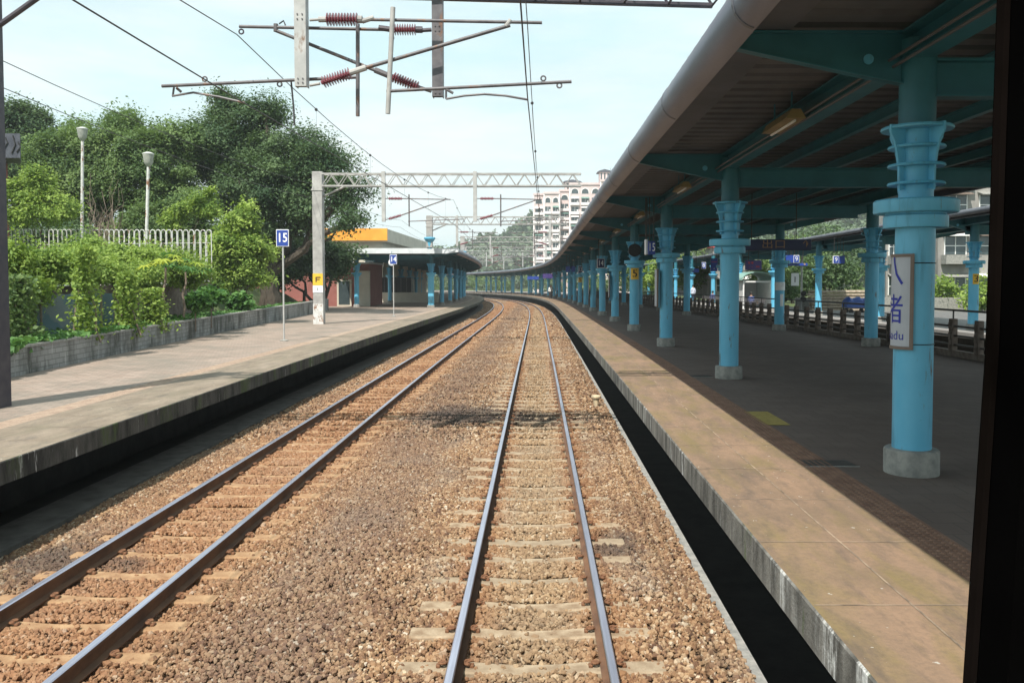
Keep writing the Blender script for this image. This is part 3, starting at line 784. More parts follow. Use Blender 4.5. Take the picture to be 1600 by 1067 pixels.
colp = column_proto()
ck = tree_of(colp)
sqp = column_proto(True)
ck = tree_of(colp)
COLS = []
def put_column(off, s, label, group, proto=None, scale=1):
    proto = proto or colp
    o = cp(proto, ck); place(o, P(off, s, PH), TH(s), label, group); COLS.append(o); return o
CS = [8.35 + 8.05 * k for k in range(24)]
inner_off = lambda s: 9.74 - 0.045 * (min(s, 80) - 24.4) if s > 10 else 10.2
for k, s in enumerate(CS):
    lb = ['thick blue column carrying the station name plate, nearest one on the right platform', 'blue column standing past the yellow floor mark on the right platform', 'blue column standing beside the hanging 15 sign', 'blue column wearing the yellow number 5 plate'][k] if k < 4 else '%s blue column from the name plate, along the right platform\'s edge' % ORD[k]
    put_column(3.75, s, lb, 'blue columns along the track side of the right platform')
for k, s in enumerate(CS[1:]):
    put_column(inner_off(s), s, ('%s blue column of the row beside the concrete-post railing' % (ORD[k] if k else 'first')), 'blue columns of the row by the railing')
far_off = lambda s: 17.0 - 0.04 * (min(s, 80) - 32)
for k in range(12):
    s = 24.6 + 8.05 * k
    put_column(far_off(s), s, '%s blue column on the sunlit platform beyond the railing' % (ORD[k] if k else 'first'), 'blue columns on the platform beyond the railing')
LS = [66 + 8 * k for k in range(13)]
for k, s in enumerate(LS):
    put_column(-8.35, s, ('squared blue column under the front corner of the left canopy' if k == 0 else '%s blue column from the front, track side of the left canopy' % ORD[k]), 'blue columns along the track side of the left canopy', sqp if k == 0 else None)
    if k < 9: put_column(-14.2, s, ('%s blue column from the front, back row of the left canopy' % (ORD[k] if k else 'first')), 'blue columns of the left canopy\'s back row')
for pr in (colp, sqp):
    def rm(o):
        for ch in [x for x in COL.objects if x.parent == o]: rm(ch)
        bpy.data.objects.remove(o)
    rm(pr)

# ------------------------------------------------------------------ canopies
def canopy(label, eave, back, s0, s1, rows, d, fascia=False, spacing_s=None, purlins=(), arms=(), name='platform_canopy', gut='gutter_metal', gr=0.24):
    root = empty(name, P((eave + back) / 2, s0, PH), label, 'canopy')
    z0 = PH + 4.42
    # corrugated sheet, ribs across the line
    near = min(s1, s0 + 70)
    ss = []
    s = s0; j = 0
    while s < near:
        ss += [(s, 0), (s + 0.22, 0), (s + 0.26, 0.06), (s + 0.36, 0.06)]; s += 0.40
    while s < s1: ss += [(s, 0.0)]; s += 3
    V = []; F = []
    oo = [eave + d * 0.12, (eave + back) / 2, back]
    for s, dz in ss:
        for o in oo: V.append(P(o, s, z0 + dz))
    for s, dz in ss:
        for o in oo: V.append(P(o, s, z0 + dz + 0.05))
    N = len(ss) * 3
    for j in range(len(ss) - 1):
        for i in range(2):
            a = j * 3 + i; F.append((a, a + 1, a + 4, a + 3)); F.append((N + a, N + a + 3, N + a + 4, N + a + 1))
    np_mesh('roof_sheet', np.array(V), np.array(F), 'roof_sheet', root)
    # rounded gutter along the eave
    r = gr; c = (eave + d * gr, z0 + 0.10 - gr)
    prof = [(c[0] - d * r * math.cos(t), c[1] + r * math.sin(t)) for t in np.linspace(-0.45 * math.pi, 0.62 * math.pi, 12)]
    prof = prof + [(c[0] - d * (r - 0.02) * math.cos(t), c[1] + (r - 0.02) * math.sin(t)) for t in np.linspace(0.62 * math.pi, -0.45 * math.pi, 12)]
    gs = srange(s0, min(s1, 60), 2.0) + (srange(62, s1, 2.0) if s1 > 62 and s0 < 60 else []) if s0 < 60 else srange(s0, s1, 2.0)
    MB().sweep(prof, gs).build('gutter', gut, root, smooth=True)
    jm = MB()
    rr = r + 0.006
    for s in np.arange(s0 + 3.1, min(s1, 110), 4.02):
        jp = [(c[0] - d * rr * math.cos(t), c[1] + rr * math.sin(t)) for t in np.linspace(-0.42 * math.pi, 0.6 * math.pi, 12)] + [(c[0] - d * (r + 0.001) * math.cos(t), c[1] + (r + 0.001) * math.sin(t)) for t in np.linspace(0.6 * math.pi, -0.42 * math.pi, 12)]
        jm.sweep(jp, [s, s + 0.05])
    tag(jm.build('gutter_joint', 'soffit', root))
    MB().sweep([(eave + d * 0.26, z0 - 0.19), (eave + d * 0.46, z0 - 0.055), (eave + d * 0.84, z0 - 0.05), (eave + d * 0.84, z0 - 0.02), (eave + d * 0.46, z0 - 0.02), (eave + d * 0.26, z0 - 0.15)], gs).build('soffit_board', 'soffit', root)
    MB().sweep([(back, z0 - 0.16), (back + d * 0.12, z0 - 0.16), (back + d * 0.12, z0 + 0.10), (back, z0 + 0.10)], gs).build('fascia', gut, root)
    if fascia:
        f0 = P(eave, s0, 0); b0 = P(back, s0, 0)
        mb = MB(); zt = z0 + 0.16 + float(grade(s0)); zb = z0 - 0.30 + float(grade(s0))
        y0 = f0[1]
        mb.prism([(f0[0] + 0.02, zb + 0.12), (f0[0] + 0.02, zt + 0.05), (f0[0] - 0.35, zt - 0.06), (b0[0], zt - 0.06), (b0[0], zb), (f0[0] - 0.8, zb)], 'y', y0 - 0.35, y0 - 0.22)
        mb.build('front_fascia', 'fascia_light', root)
    # I-shaped beams
    def ibeam(o, zt, h, w, a, b, nm):
        pr = [(o - w, zt - h), (o + w, zt - h), (o + w, zt - h + 0.02), (o + 0.008, zt - h + 0.02), (o + 0.008, zt - 0.02), (o + w, zt - 0.02), (o + w, zt), (o - w, zt), (o - w, zt - 0.02), (o - 0.008, zt - 0.02), (o - 0.008, zt - h + 0.02), (o - w, zt - h + 0.02)]
        MB().sweep(pr, [s for s in gs if a <= s <= b]).build(nm, 'teal_paint', root)
    for o in rows: ibeam(o, z0 - 0.062, 0.28, 0.14, s0, s1, 'girder')
    for o in purlins: ibeam(o, z0 - 0.012, 0.17, 0.05, s0, s1, 'purlin')
    # cantilever arms and cross girders at every column
    for k, s in enumerate(spacing_s):
        if s > s1: break
        th = TH(s)
        def loc(mb, o):      # from local frame (x across, y along) to the column place
            q = P(o, s, 0)
            mb.v = [(q[0] + x * math.cos(th) - y * math.sin(th), q[1] + x * math.sin(th) + y * math.cos(th), z + q[2]) for x, y, z in mb.v]; return mb
        zt = z0 - 0.06
        for o, length in arms:
            dr = -1 if length < 0 else 1; L = abs(length)
            poly = [(0, zt - 0.02), (dr * L, zt - 0.02), (dr * L, zt - 0.17), (dr * L * 0.35, zt - 0.42), (dr * 0.12, zt - 0.52), (0, zt - 0.54)]
            mb = MB().prism(poly, 'y', -0.012, 0.012)
            fl = [(0, zt), (dr * L, zt), (dr * L, zt - 0.02), (0, zt - 0.02)]
            mb.prism(fl, 'y', -0.07, 0.07)
            bot = [(0, zt - 0.54), (dr * 0.12, zt - 0.52), (dr * L * 0.35, zt - 0.42), (dr * L, zt - 0.17), (dr * L, zt - 0.155), (dr * L * 0.35, zt - 0.405), (dr * 0.12, zt - 0.505), (0, zt - 0.525)]
            mb.prism(bot, 'y', -0.055, 0.055)
            mb.prism([(dr * L, zt - 0.17), (dr * (L + 0.012), zt - 0.17), (dr * (L + 0.012), zt), (dr * L, zt)], 'y', -0.07, 0.07)
            am = loc(mb, o).build('bracket_arm', 'teal_paint', root)
            if s < 40:
                pl = MB().tube((dr * 0.50, -0.02, zt - 0.27), (dr * 0.50, -0.035, zt - 0.27), 0.05, n=16)
                loc(pl, o).build('round_plate', 'blue_paint', am)
        if len(rows) > 1:
            L = rows[1] - rows[0]
            mb = MB(); mb.box(0, L, -0.012, 0.012, zt - 0.62, zt - 0.27); mb.box(0, L, -0.09, 0.09, zt - 0.64, zt - 0.62); mb.box(0, L, -0.09, 0.09, zt - 0.30, zt - 0.27)
            loc(mb, rows[0]).build('cross_girder', 'teal_paint', root)
    return root
RC = canopy('long dark canopy with rounded grey gutter curving along the right platform', 1.64, 11.3, -4, 210, (3.70, 9.3), 1, spacing_s=CS, purlins=(5.0, 6.2, 7.4, 8.4, 10.2), arms=((3.75, -1.80), (9.3, 1.75)))
FC = canopy('canopy over the sunlit platform beyond the railing', 15.5, 20.5, 14, 150, (16.6, 18.2), 1, spacing_s=[24.6 + 8.05 * k for k in range(16)], purlins=(17.4, 19.4), arms=((16.8, -1.1), (18.2, 2.0)), gut='soffit', gr=0.11)
LC = canopy('curved canopy with pale front fascia over the left platform', -5.95, -16.2, 63.6, 190, (-8.35, -14.2), -1, fascia=True, spacing_s=LS, purlins=(-7.1, -10, -12), arms=((-8.35, 2.1), (-14.2, -1.8)), gut='gutter_metal')

cm_ = MB()
for o_, z_ in ((3.50, PH + 4.02), (3.46, PH + 4.08)): cm_.path([P(o_, s_, z_) for s_ in srange(-3, 120, 3)], 0.016, 6)
cm_.build('conduit', 'soffit', RC)
# lamps under the near canopy: one tubelight per bay
for k in range(9):
    s = CS[0] + 8.05 * k + 3.2
    th = TH(s)
    root = empty('tube_light', P(3.35, s, PH + 4.05), 'yellowed tube light housing under the canopy, %s bay from the name plate' % (['first', 'second', 'third', 'fourth', 'fifth', 'sixth', 'seventh', 'eighth', 'ninth'][k]), 'light fitting', 'tube lights under the right canopy', 0)
    zc = PH + 4.02 + float(grade(s)); q = P(3.35, s, 0)
    mb = MB(); mb.add([(q[0] + x, q[1] + y, z + zc) for x, y, z in [(-.13, -.6, 0), (.13, -.6, 0), (.06, -.6, .12), (-.06, -.6, .12), (-.13, .6, 0), (.13, .6, 0), (.06, .6, .12), (-.06, .6, .12)]], [(0, 1, 2, 3), (4, 7, 6, 5), (0, 4, 5, 1), (1, 5, 6, 2), (2, 6, 7, 3), (3, 7, 4, 0)])
    mb.build('housing', 'lamp_cover', root)
    MB().tube((q[0], q[1] - .55, zc - 0.025), (q[0], q[1] + .55, zc - 0.025), 0.018).build('tube', 'sign_white', root)
    mb = MB(); mb.tube((q[0], q[1] - .4, zc + .12), (q[0], q[1] - .4, zc + .38), .012); mb.tube((q[0], q[1] + .4, zc + .12), (q[0], q[1] + .4, zc + .38), .012); mb.build('hanger', 'teal_paint', root)

# far platform surface beyond the railing
ss = srange(2, 330, 3)
pm('far_paving', (0.20, 0.19, 0.18), (0.30, 0.285, 0.27), 0.8, 0.85, 0.1, 20)
foff = lambda s: -0.04 * (min(max(s, 0), 80) - 32)
tag(MB().sweep([(16.5, -1.7), (16.5, PH - .22), (22.0, PH - .22), (22.0, -1.7)], ss, offf=foff).build('platform_wall', 'undercroft_shade', origin=(0, 0, 0)), kind='structure')
o = MB().sweep([(15.9, PH - .21), (15.9, PH), (22.2, PH), (22.2, PH - .21)], ss, offf=foff).build('platform', 'far_paving', origin=(0, 0, 0)); tag(o, kind='structure')
o = MB().sweep([(11.0, -0.62), (15.8, -0.62), (15.8, -0.9), (11.0, -0.9)], ss, offf=foff).build('ballast', 'ballast_bed', origin=(0, 0, 0)); tag(o, kind='structure')
root = empty('railway_track', P(13.4, 4, -0.5), 'railway track sunk between the railing and the sunlit platform', 'railway track')
for e in (-0.57, 0.57): MB().sweep([(x, z - 0.36) for x, z in rail_profile(13.4 + e)], srange(2, 330, 3), mis=RAIL_MI, offf=foff).build('rail', ['rail_top', 'rail_rust'], root)

# ------------------------------------------------------------------ railing between the platform and the sunk line
fo = lambda s: 10.55 - 0.022 * (min(max(s, 0), 80) - 20)
root = empty('railing', P(fo(16), 16, PH), 'brown railing of stubby concrete posts and black rails behind the right platform', 'railing')
for k in range(98):
    s = 14 + 1.2 * k
    q = P(fo(s), s, PH); th = TH(s)
    mb = MB().bbox(-0.075, 0.075, -0.09, 0.09, 0, 0.95, 0.012)
    mb.box(-0.10, -0.075, -0.05, 0.05, 0.12, 0.30); mb.box(-0.10, -0.075, -0.05, 0.05, 0.42, 0.60); mb.box(-0.10, -0.075, -0.05, 0.05, 0.70, 0.86)
    mb.v = [(q[0] + x * math.cos(th) - y * math.sin(th), q[1] + x * math.sin(th) + y * math.cos(th), z + q[2]) for x, y, z in mb.v]
    mb.build('post', 'fence_concrete', root)
def fr(z, h, w, nm, mat='fence_rail'):
    MB().sweep([(-w, PH + z), (w, PH + z), (w, PH + z + h), (-w, PH + z + h)], srange(13.5, 131, 1.5), offf=fo).build(nm, mat, root)
fr(1.14, 0.05, 0.03, 'handrail'); fr(0.27, 0.05, 0.02, 'rail'); fr(0.74, 0.05, 0.02, 'rail'); fr(0.50, 0.05, 0.02, 'rail'); fr(0.0, 0.16, 0.07, 'plinth', 'fence_concrete')
mb = MB()
for k in range(49):
    s = 14 + 2.4 * k; q = P(fo(s), s, PH); mb.box(q[0] - .015, q[0] + .015, q[1] - .015, q[1] + .015, q[2] + .95, q[2] + 1.14)
mb.build('bracket', 'fence_rail', root)

# ------------------------------------------------------------------ catenary
def insul(mb, p, q, r=0.075, n=10):
    prof = [(0, 0.03), (0.02, 0.03)]
    for i in range(n):
        a = 0.04 + 0.92 * i / n; b = 0.04 + 0.92 * (i + 0.5) / n
        prof += [(a, 0.032), (b, r), (b + 0.012, r), (b + 0.02, 0.034)]
    prof += [(0.98, 0.03), (1, 0.03)]
    mb.lathe_axis(p, q, prof, 16)
def truss(mb, a, b, h, w, n, r=0.035):
    """box lattice beam from a to b (bottom centre line), height h, width w"""
    a = Vector(a); b = Vector(b); d = (b - a); L = d.length; d.normalize(); sd_ = Vector((-d.y, d.x, 0)).normalized() * (w / 2); up = Vector((0, 0, h))
    for k in (-1, 1):
        for u in (0, 1):
            p = a + sd_ * k + up * u; q = b + sd_ * k + up * u
            c = r
            n1 = Vector((0, 0, c)); n2 = sd_.normalized() * c
            vs = [p + n1 + n2, p + n1 - n2, p - n1 - n2, p - n1 + n2, q + n1 + n2, q + n1 - n2, q - n1 - n2, q - n1 + n2]
            mb.add(vs, [(0, 1, 2, 3), (4, 7, 6, 5), (0, 4, 5, 1), (1, 5, 6, 2), (2, 6, 7, 3), (3, 7, 4, 0)])
        for i in range(n):
            p0 = a + d * (L * i / n) + sd_ * k; pm_ = a + d * (L * (i + 0.5) / n) + sd_ * k + up; p1 = a + d * (L * (i + 1) / n) + sd_ * k
            mb.tube(p0, pm_, r * 0.62, n=5); mb.tube(pm_, p1, r * 0.62, n=5)
    for i in range(0, n + 1):
        for u in (0, 1):
            p0 = a + d * (L * i / n) + up * u
            mb.tube(p0 - sd_, p0 + sd_, r * 0.5, n=5)
# ---- nearest gantry, built from its true depth
D1 = 12.6
def g1(x, y, dd=0.0): return px(x, y, D1 + dd)
root = empty('catenary_gantry', (-8.33, D1, PH), 'nearest overhead gantry, dark mast at left with insulated arms hanging over both tracks', 'gantry', 'overhead line gantries')
G1 = root
mm = MB(); mm.box(-8.57, -8.53, D1 - .2, D1 + .2, PH, 8.2); mm.box(-8.11, -8.07, D1 - .2, D1 + .2, PH, 8.2); mm.box(-8.53, -8.11, D1 - .012, D1 + .012, PH, 8.2)
for z in np.arange(1.2, 7.9, 0.55): mm.tube((-8.53, D1 - .18, z), (-8.11, D1 - .18, z + .5), .018, n=5)
mm.build('mast', 'steel_dark', root)
mm = MB(); truss(mm, (-8.35, D1, 7.16), (2.75, D1 + 0.5, 7.02), 0.55, 0.45, 16, 0.035); mm.build('truss_beam', 'steel_dark', root)
MB().tube((-8.1, D1 - .1, 6.35), (-6.9, D1 - .1, 7.18), .04).build('brace', 'steel_dark', root)
# drop posts
def hpost(x0, x1, y0, z0, z1, nm, mat):
    w = 0.17
    m_ = MB(); m_.box(x0, x0 + .012, y0 - w / 2, y0 + w / 2, z0, z1); m_.box(x1 - .012, x1, y0 - w / 2, y0 + w / 2, z0, z1); m_.box(x0 + .012, x1 - .012, y0 - w / 2, y0 - w / 2 + .012, z0, z1)
    m_.box(x0 + .012, x1 - .012, y0 - .006, y0 + .006, z0, z1)
    o = m_.build(nm, mat, root)
    b = MB()
    for z in (z0 + .05, z0 + .11, z0 + .98, z0 + 1.05):
        for x in (x0 + .05, x1 - .05): b.tube((x, y0 - w / 2 - .012, z), (x, y0 - w / 2, z), .012, n=6)
    b.build('bolt', 'steel_mid', o)
    return o
pA = g1(463, 137); pA2 = g1(481, 137)
pB = g1(673, 147); pB2 = g1(690, 147)
hpost(pA[0], pA2[0], D1, pA[2], 7.72, 'drop_post', 'steel_light')
hpost(pB[0], pB2[0], D1 + .25, pB[2], 7.72, 'drop_post', 'steel_mid')
def tubes(name, segs, r, dd, mat='steel_mid'):
    m_ = MB()
    for x0, y0, x1, y1 in segs: m_.tube(g1(x0, y0, dd), g1(x1, y1, dd), r, n=12)
    return m_.build(name, mat, root, smooth=True)
dA, dB = -0.02, 0.25
# arm set over the near track
t1 = tubes('cantilever', [(566, 31, 847, 36)], 0.024, dA)
i_ = MB(); insul(i_, g1(507, 31, dA), g1(562, 31, dA), 0.095, 11); i_.build('insulator', 'insulator', t1)
f_ = MB(); f_.tube(g1(484, 32, dA), g1(500, 31, dA), .02); f_.tube(g1(498, 31, dA), g1(510, 31, dA), .042); f_.tube(g1(556, 31, dA), g1(566, 31, dA), .055); f_.tube(g1(566, 34, dA), g1(584, 28, dA), .036); f_.build('fitting', 'mast_weathered', t1)
t2 = tubes('cantilever', [(556, 111, 797, 40)], 0.028, dA)
i_ = MB(); insul(i_, g1(502, 130, dA), g1(550, 114, dA), 0.09, 11); i_.build('insulator', 'insulator', t2)
f_ = MB(); f_.tube(g1(484, 134, dA), g1(500, 131, dA), .022); f_.tube(g1(545, 115, dA), g1(572, 106, dA), .045); f_.tube(g1(790, 42, dA), g1(798, 32, dA), .035); f_.build('fitting', 'mast_weathered', t2)
tubes('support_pole', [(614, 12, 606, 178)], 0.036, dA - 0.06, 'mast_weathered')
t3 = tubes('registration_tube', [(604, 143, 893, 128)], 0.024, dA - .06)
f_ = MB(); f_.path([g1(697, 138, dA - .06), g1(697, 155, dA - .06)], .016); f_.path([g1(697, 155, dA - .06), g1(725, 150, dA - .06), g1(757, 147.5, dA - .06), g1(790, 150, dA - .06), g1(824, 156, dA - .06)], .017)
f_.tube(g1(697, 140, dA - .06), g1(708, 146, dA - .06), .02); f_.build('steady_arm', 'steel_mid', t3)
def ring(mb, c, r, th_): mb.path([(c[0] + r * math.cos(a), c[1], c[2] + r * math.sin(a)) for a in np.linspace(0, 2 * math.pi, 13)], th_, 6)
f_ = MB(); ring(f_, g1(849, 123, dA - .06), .035, .012); ring(f_, g1(874, 134, dA - .06), .035, .012); ring(f_, g1(612, 60, dA), .03, .012); f_.build('eye_ring', 'steel_mid', t3)
# arm set over the far track
t4 = tubes('cantilever', [(374, 42, 606, 47)], 0.024, dB)
i_ = MB(); insul(i_, g1(614, 47, dB), g1(652, 47, dB), 0.085, 9); i_.build('insulator', 'insulator', t4)
f_ = MB(); f_.tube(g1(592, 44, dB), g1(614, 47, dB), .042); f_.tube(g1(650, 47, dB), g1(660, 47, dB), .05); f_.tube(g1(660, 48, dB), g1(674, 47, dB), .03); ring(f_, g1(377, 50, dB), .035, .012); f_.build('fitting', 'steel_dark', t4)
t5 = tubes('cantilever', [(430, 48, 590, 112)], 0.026, dB)
i_ = MB(); insul(i_, g1(612, 120, dB), g1(655, 137, dB), 0.08, 10); i_.build('insulator', 'insulator', t5)
f_ = MB(); f_.tube(g1(586, 110, dB), g1(613, 121, dB), .045); f_.tube(g1(655, 137, dB), g1(674, 143, dB), .028); f_.tube(g1(431, 50, dB), g1(431, 38, dB), .035); f_.path([g1(436, 38, dB), g1(443, 33, dB), g1(446, 40, dB)], .012); f_.build('fitting', 'steel_mid', t5)
tubes('support_pole', [(559, 38, 559, 182)], 0.03, dB - .06, 'steel_mid')
t6 = tubes('registration_tube', [(253, 135, 558, 121)], 0.025, dB - .06)
f_ = MB(); f_.path([g1(272, 136, dB), g1(270, 150, dB)], .016); f_.path([g1(269, 150.5, dB), g1(302, 145, dB), g1(343, 152, dB), g1(382, 161, dB)], .017); f_.tube(g1(276, 138, dB), g1(283, 144, dB), .02); f_.build('steady_arm', 'steel_mid', t6)
f_ = MB(); ring(f_, g1(320, 124, dB), .035, .012); ring(f_, g1(437, 132, dB), .035, .012); f_.build('eye_ring', 'steel_mid', t6)
MB().path([g1(455, 128, dB), g1(457, 150, dB), g1(459, 170, dB), g1(460, 196, dB)], .014).build('loose_cable', 'wire', t6)

# ---- the gantries further on
def gantry(s, mast_off, label, posts, beam_end, mirror=(0, 0), on_canopy=False, signs=False, col='mast_weathered'):
    root = empty('catenary_gantry', P(mast_off, s, PH), label, 'gantry', 'overhead line gantries')
    g0 = float(grade(s)); th = TH(s)
    def T(o, y, z):
        q = P(o, s, 0); return (q[0] - y * math.sin(th), q[1] + y * math.cos(th), z + g0)
    def loc(m_): m_.v = [T(*v) for v in m_.v]; return m_
    zt = 7.55; zb = zt - 0.54
    w = 0.225
    zbase = PH if not on_canopy else PH + 4.5
    m_ = MB(); m_.bbox(mast_off - w, mast_off + w, -0.2, 0.2, zbase, zt + 0.1, 0.015)
    m_.box(mast_off - w - 0.03, mast_off + w + 0.03, -0.23, 0.23, zt - 0.75, zt - 0.68)
    mast = loc(m_).build('mast', 'mast_weathered', root)
    if signs:
        b = loc(MB().box(mast_off - w - 0.004, mast_off + w + 0.004, -0.206, -0.202, PH, PH + 0.92)).build('white_band', 'chipped_white', mast)
        b = loc(MB().box(mast_off - w, mast_off + w, -0.222, -0.207, PH + 1.75, PH + 2.28)).build('yellow_plate', 'sign_yellow', mast)
        f = MB(); c = mast_off; z = PH + 2.02
        f.box(c - .10, c + .13, -.228, -.2235, z + .06, z + .11); f.box(c - .10, c - .05, -.228, -.2235, z - .12, z + .06); f.box(c - .05, c + .09, -.228, -.2235, z - .03, z + .01)
        loc(f).build('symbol', 'black', b)
        b = loc(MB().box(mast_off - w, mast_off + w, -0.222, -0.207, PH + 1.42, PH + 1.74)).build('white_plate', 'sign_white', mast)
        loc(MB().box(c - .015, c + .015, -.228, -.2235, PH + 1.52, PH + 1.64)).build('symbol', 'black', b)
    if on_canopy:
        m_ = MB().lathe([(0.16, PH + 4.42), (0.20, PH + 4.55), (0.24, PH + 4.9), (0.42, PH + 5.15), (0.42, PH + 5.25), (0.25, PH + 5.28)], (mast_off, 0), 20)
        loc(m_).build('flared_base', 'blue_paint', mast)
    n = max(8, int((beam_end - mast_off) / 0.72))
    m_ = MB(); a = T(mast_off + w, 0, zb); b = T(beam_end, 0, zb); truss(m_, a, b, zt - zb, 0.42, n, 0.032)
    m_.build('truss_beam', col, root)
    loc(MB().tube((mast_off + w, 0, zb - .45), (mast_off + 1.25, 0, zb), .045)).build('brace', col, root)
    for (po, sg) in posts:
        m_ = MB(); m_.bbox(po - .085, po + .085, -.33, -.22, zt - 2.15, zt + .1, .01); loc(m_).build('drop_post', 'steel_light', root)
        zc = zt - 1.12; zl = zt - 2.08; y = -.28
        c1 = loc(MB().tube((po + sg * .85, y, zc), (po + sg * 3.0, y, zc - .04), .026, n=8)).build('cantilever', 'steel_mid', root)
        i_ = MB(); insul(i_, (po + sg * .22, y, zc), (po + sg * .85, y, zc), .08, 9); loc(i_).build('insulator', 'insulator', c1)
        loc(MB().tube((po + sg * .08, y, zc), (po + sg * .24, y, zc), .02, n=6)).build('fitting', 'steel_mid', c1)
        c2 = loc(MB().tube((po + sg * .80, y, zl + .22), (po + sg * 2.75, y, zc - .06), .028, n=8)).build('cantilever', 'steel_mid', root)
        i_ = MB(); insul(i_, (po + sg * .22, y, zl + .05), (po + sg * .80, y, zl + .22), .08, 9); loc(i_).build('insulator', 'insulator', c2)
        loc(MB().tube((po + sg * .08, y, zl + .02), (po + sg * .24, y, zl + .05), .02, n=6)).build('fitting', 'steel_mid', c2)
        loc(MB().tube((po + sg * 1.15, y - .06, zc + .18), (po + sg * 1.15, y - .06, zc - 1.25), .03, n=8)).build('support_pole', 'steel_mid', root)
        r1 = loc(MB().tube((po + sg * 1.1, y - .06, zl - .06), (po + sg * 3.6, y - .06, zl + .04), .022, n=8)).build('registration_tube', 'steel_mid', root)
        loc(MB().path([(po + sg * 1.9, y - .06, zl - .05), (po + sg * 1.9, y - .06, zl - .16), (po + sg * 2.4, y - .06, zl - .12), (po + sg * 2.9, y - .06, zl - .17)], .015, 6)).build('steady_arm', 'steel_mid', r1)
    return root
GS = [38, 62, 88, 112, 134, 158, 184]
gantry(38, -9.9, 'overhead gantry on a grey mast with a yellow plate and white-painted foot', [(-6.9, 1), (-2.8, 1)], 1.95, signs=True)
gantry(62, -7.95, 'overhead gantry whose mast rises through the front of the left canopy', [(-5.9, 1), (0.9, -1)], 2.2, on_canopy=True)
gantry(88, -7.5, 'overhead gantry over the tracks, third one from the yellow plate mast', [(-4.6, 1), (1.2, -1)], 2.4, on_canopy=True)
gantry(112, -8.2, 'pale overhead gantry over the tracks, fourth one from the yellow plate mast', [(-4.6, 1), (1.2, -1)], 2.4, on_canopy=True, col='steel_light')
gantry(134, -7.5, 'overhead gantry over the bend, fifth one from the yellow plate mast', [(-4.6, 1), (1.2, -1)], 3.0, on_canopy=True, col='steel_light')
gantry(158, -7.5, 'overhead gantry over the bend, sixth one from the yellow plate mast', [(-4.6, 1), (1.2, -1)], 3.0, on_canopy=True)
gantry(184, -7.5, 'small distant overhead gantry over the bend, farthest of the row', [(-4.6, 1), (1.2, -1)], 3.0, on_canopy=True)

# wires
def wire_line(name, label, cat, pts, r, group=None, drop=None):
    """pts: list of (off, s, z, sag to the next)"""
    allp = []
    for (a, b) in zip(pts[:-1], pts[1:]):
        n = max(4, int((b[1] - a[1]) / 2.5))
        for i in range(n):
            t = i / n; s = a[1] + (b[1] - a[1]) * t
            allp.append(P(a[0] + (b[0] - a[0]) * t, s, a[2] + (b[2] - a[2]) * t - a[3] * 4 * t * (1 - t)))
    b = pts[-1]; allp.append(P(b[0], b[1], b[2]))
    o = MB().path(allp, r, 6).build(name, 'wire', origin=allp[0]); tag(o, label, cat, group); return o
def zat(pts, s):
    for a, b in zip(pts[:-1], pts[1:]):
        if a[1] <= s <= b[1]:
            t = (s - a[1]) / (b[1] - a[1]); return a[0] + (b[0] - a[0]) * t, a[2] + (b[2] - a[2]) * t - a[3] * 4 * t * (1 - t)
def contact_pair(offs1, who, z1c, z1m):
    sp = [-13, 12.55, 38, 62, 88, 112, 134, 158, 184]
    cpts = [(offs1[i % len(offs1)], s, z1c if i < 2 else 5.32, 0.02) for i, s in enumerate(sp)]
    mpts = [((offs1[i % len(offs1)]) * 1.0 + (0.0), s, z1m if i < 2 else 6.4, 0.55) for i, s in enumerate(sp)]
    wire_line('contact_wire', 'thick dark contact wire over the %s track' % who, 'wire', cpts, 0.0095)
    mo = wire_line('messenger_wire', 'thin sagging carrier wire above the %s track\'s contact wire' % who, 'wire', mpts, 0.0075)
    dm = MB()
    for s in np.arange(2.5, 150, 4.7):
        if min(abs(s - q) for q in sp) < 1.2: continue
        a = zat(cpts, s); b = zat(mpts, s)
        dm.tube(P(a[0], s, a[2]), P(b[0], s, b[1] if False else b[1]), 0.003, n=4) if False else None
        q = P(b[0], s, b[1]); c = P(a[0], s, a[1]); dm.tube(c, q, 0.0028, n=4)
        dm.lathe_axis((q[0], q[1], q[2] - .035), (q[0], q[1], q[2] + .03), [(0, .008), (.3, .03), (.7, .03), (1, .008)], 8)
    dm.build('dropper', 'wire', mo)
contact_pair([-0.25, -0.15, 0.12, -0.2], 'near', 5.44, 6.50)
contact_pair([-4.3, -4.45, -3.8, -4.2], 'left', 5.40, 6.35)
wire_line('feeder_wire', 'upper of the two bare wires strung past the trees at left', 'wire', [(-10.1, -12, 7.0, .3), (-10.1, 12.6, 7.0, .35), (-10.1, 38, 7.1, .3), (-10.0, 62, 7.3, .3), (-10, 88, 7.3, 0)], 0.009, 'bare wires strung past the trees at left')
wire_line('feeder_wire', 'lower of the two bare wires strung past the trees at left', 'wire', [(-10.3, -12, 6.6, .3), (-10.3, 12.6, 6.6, .35), (-10.2, 38, 6.5, .3), (-10.1, 62, 6.8, .3), (-10, 88, 6.8, 0)], 0.009, 'bare wires strung past the trees at left')

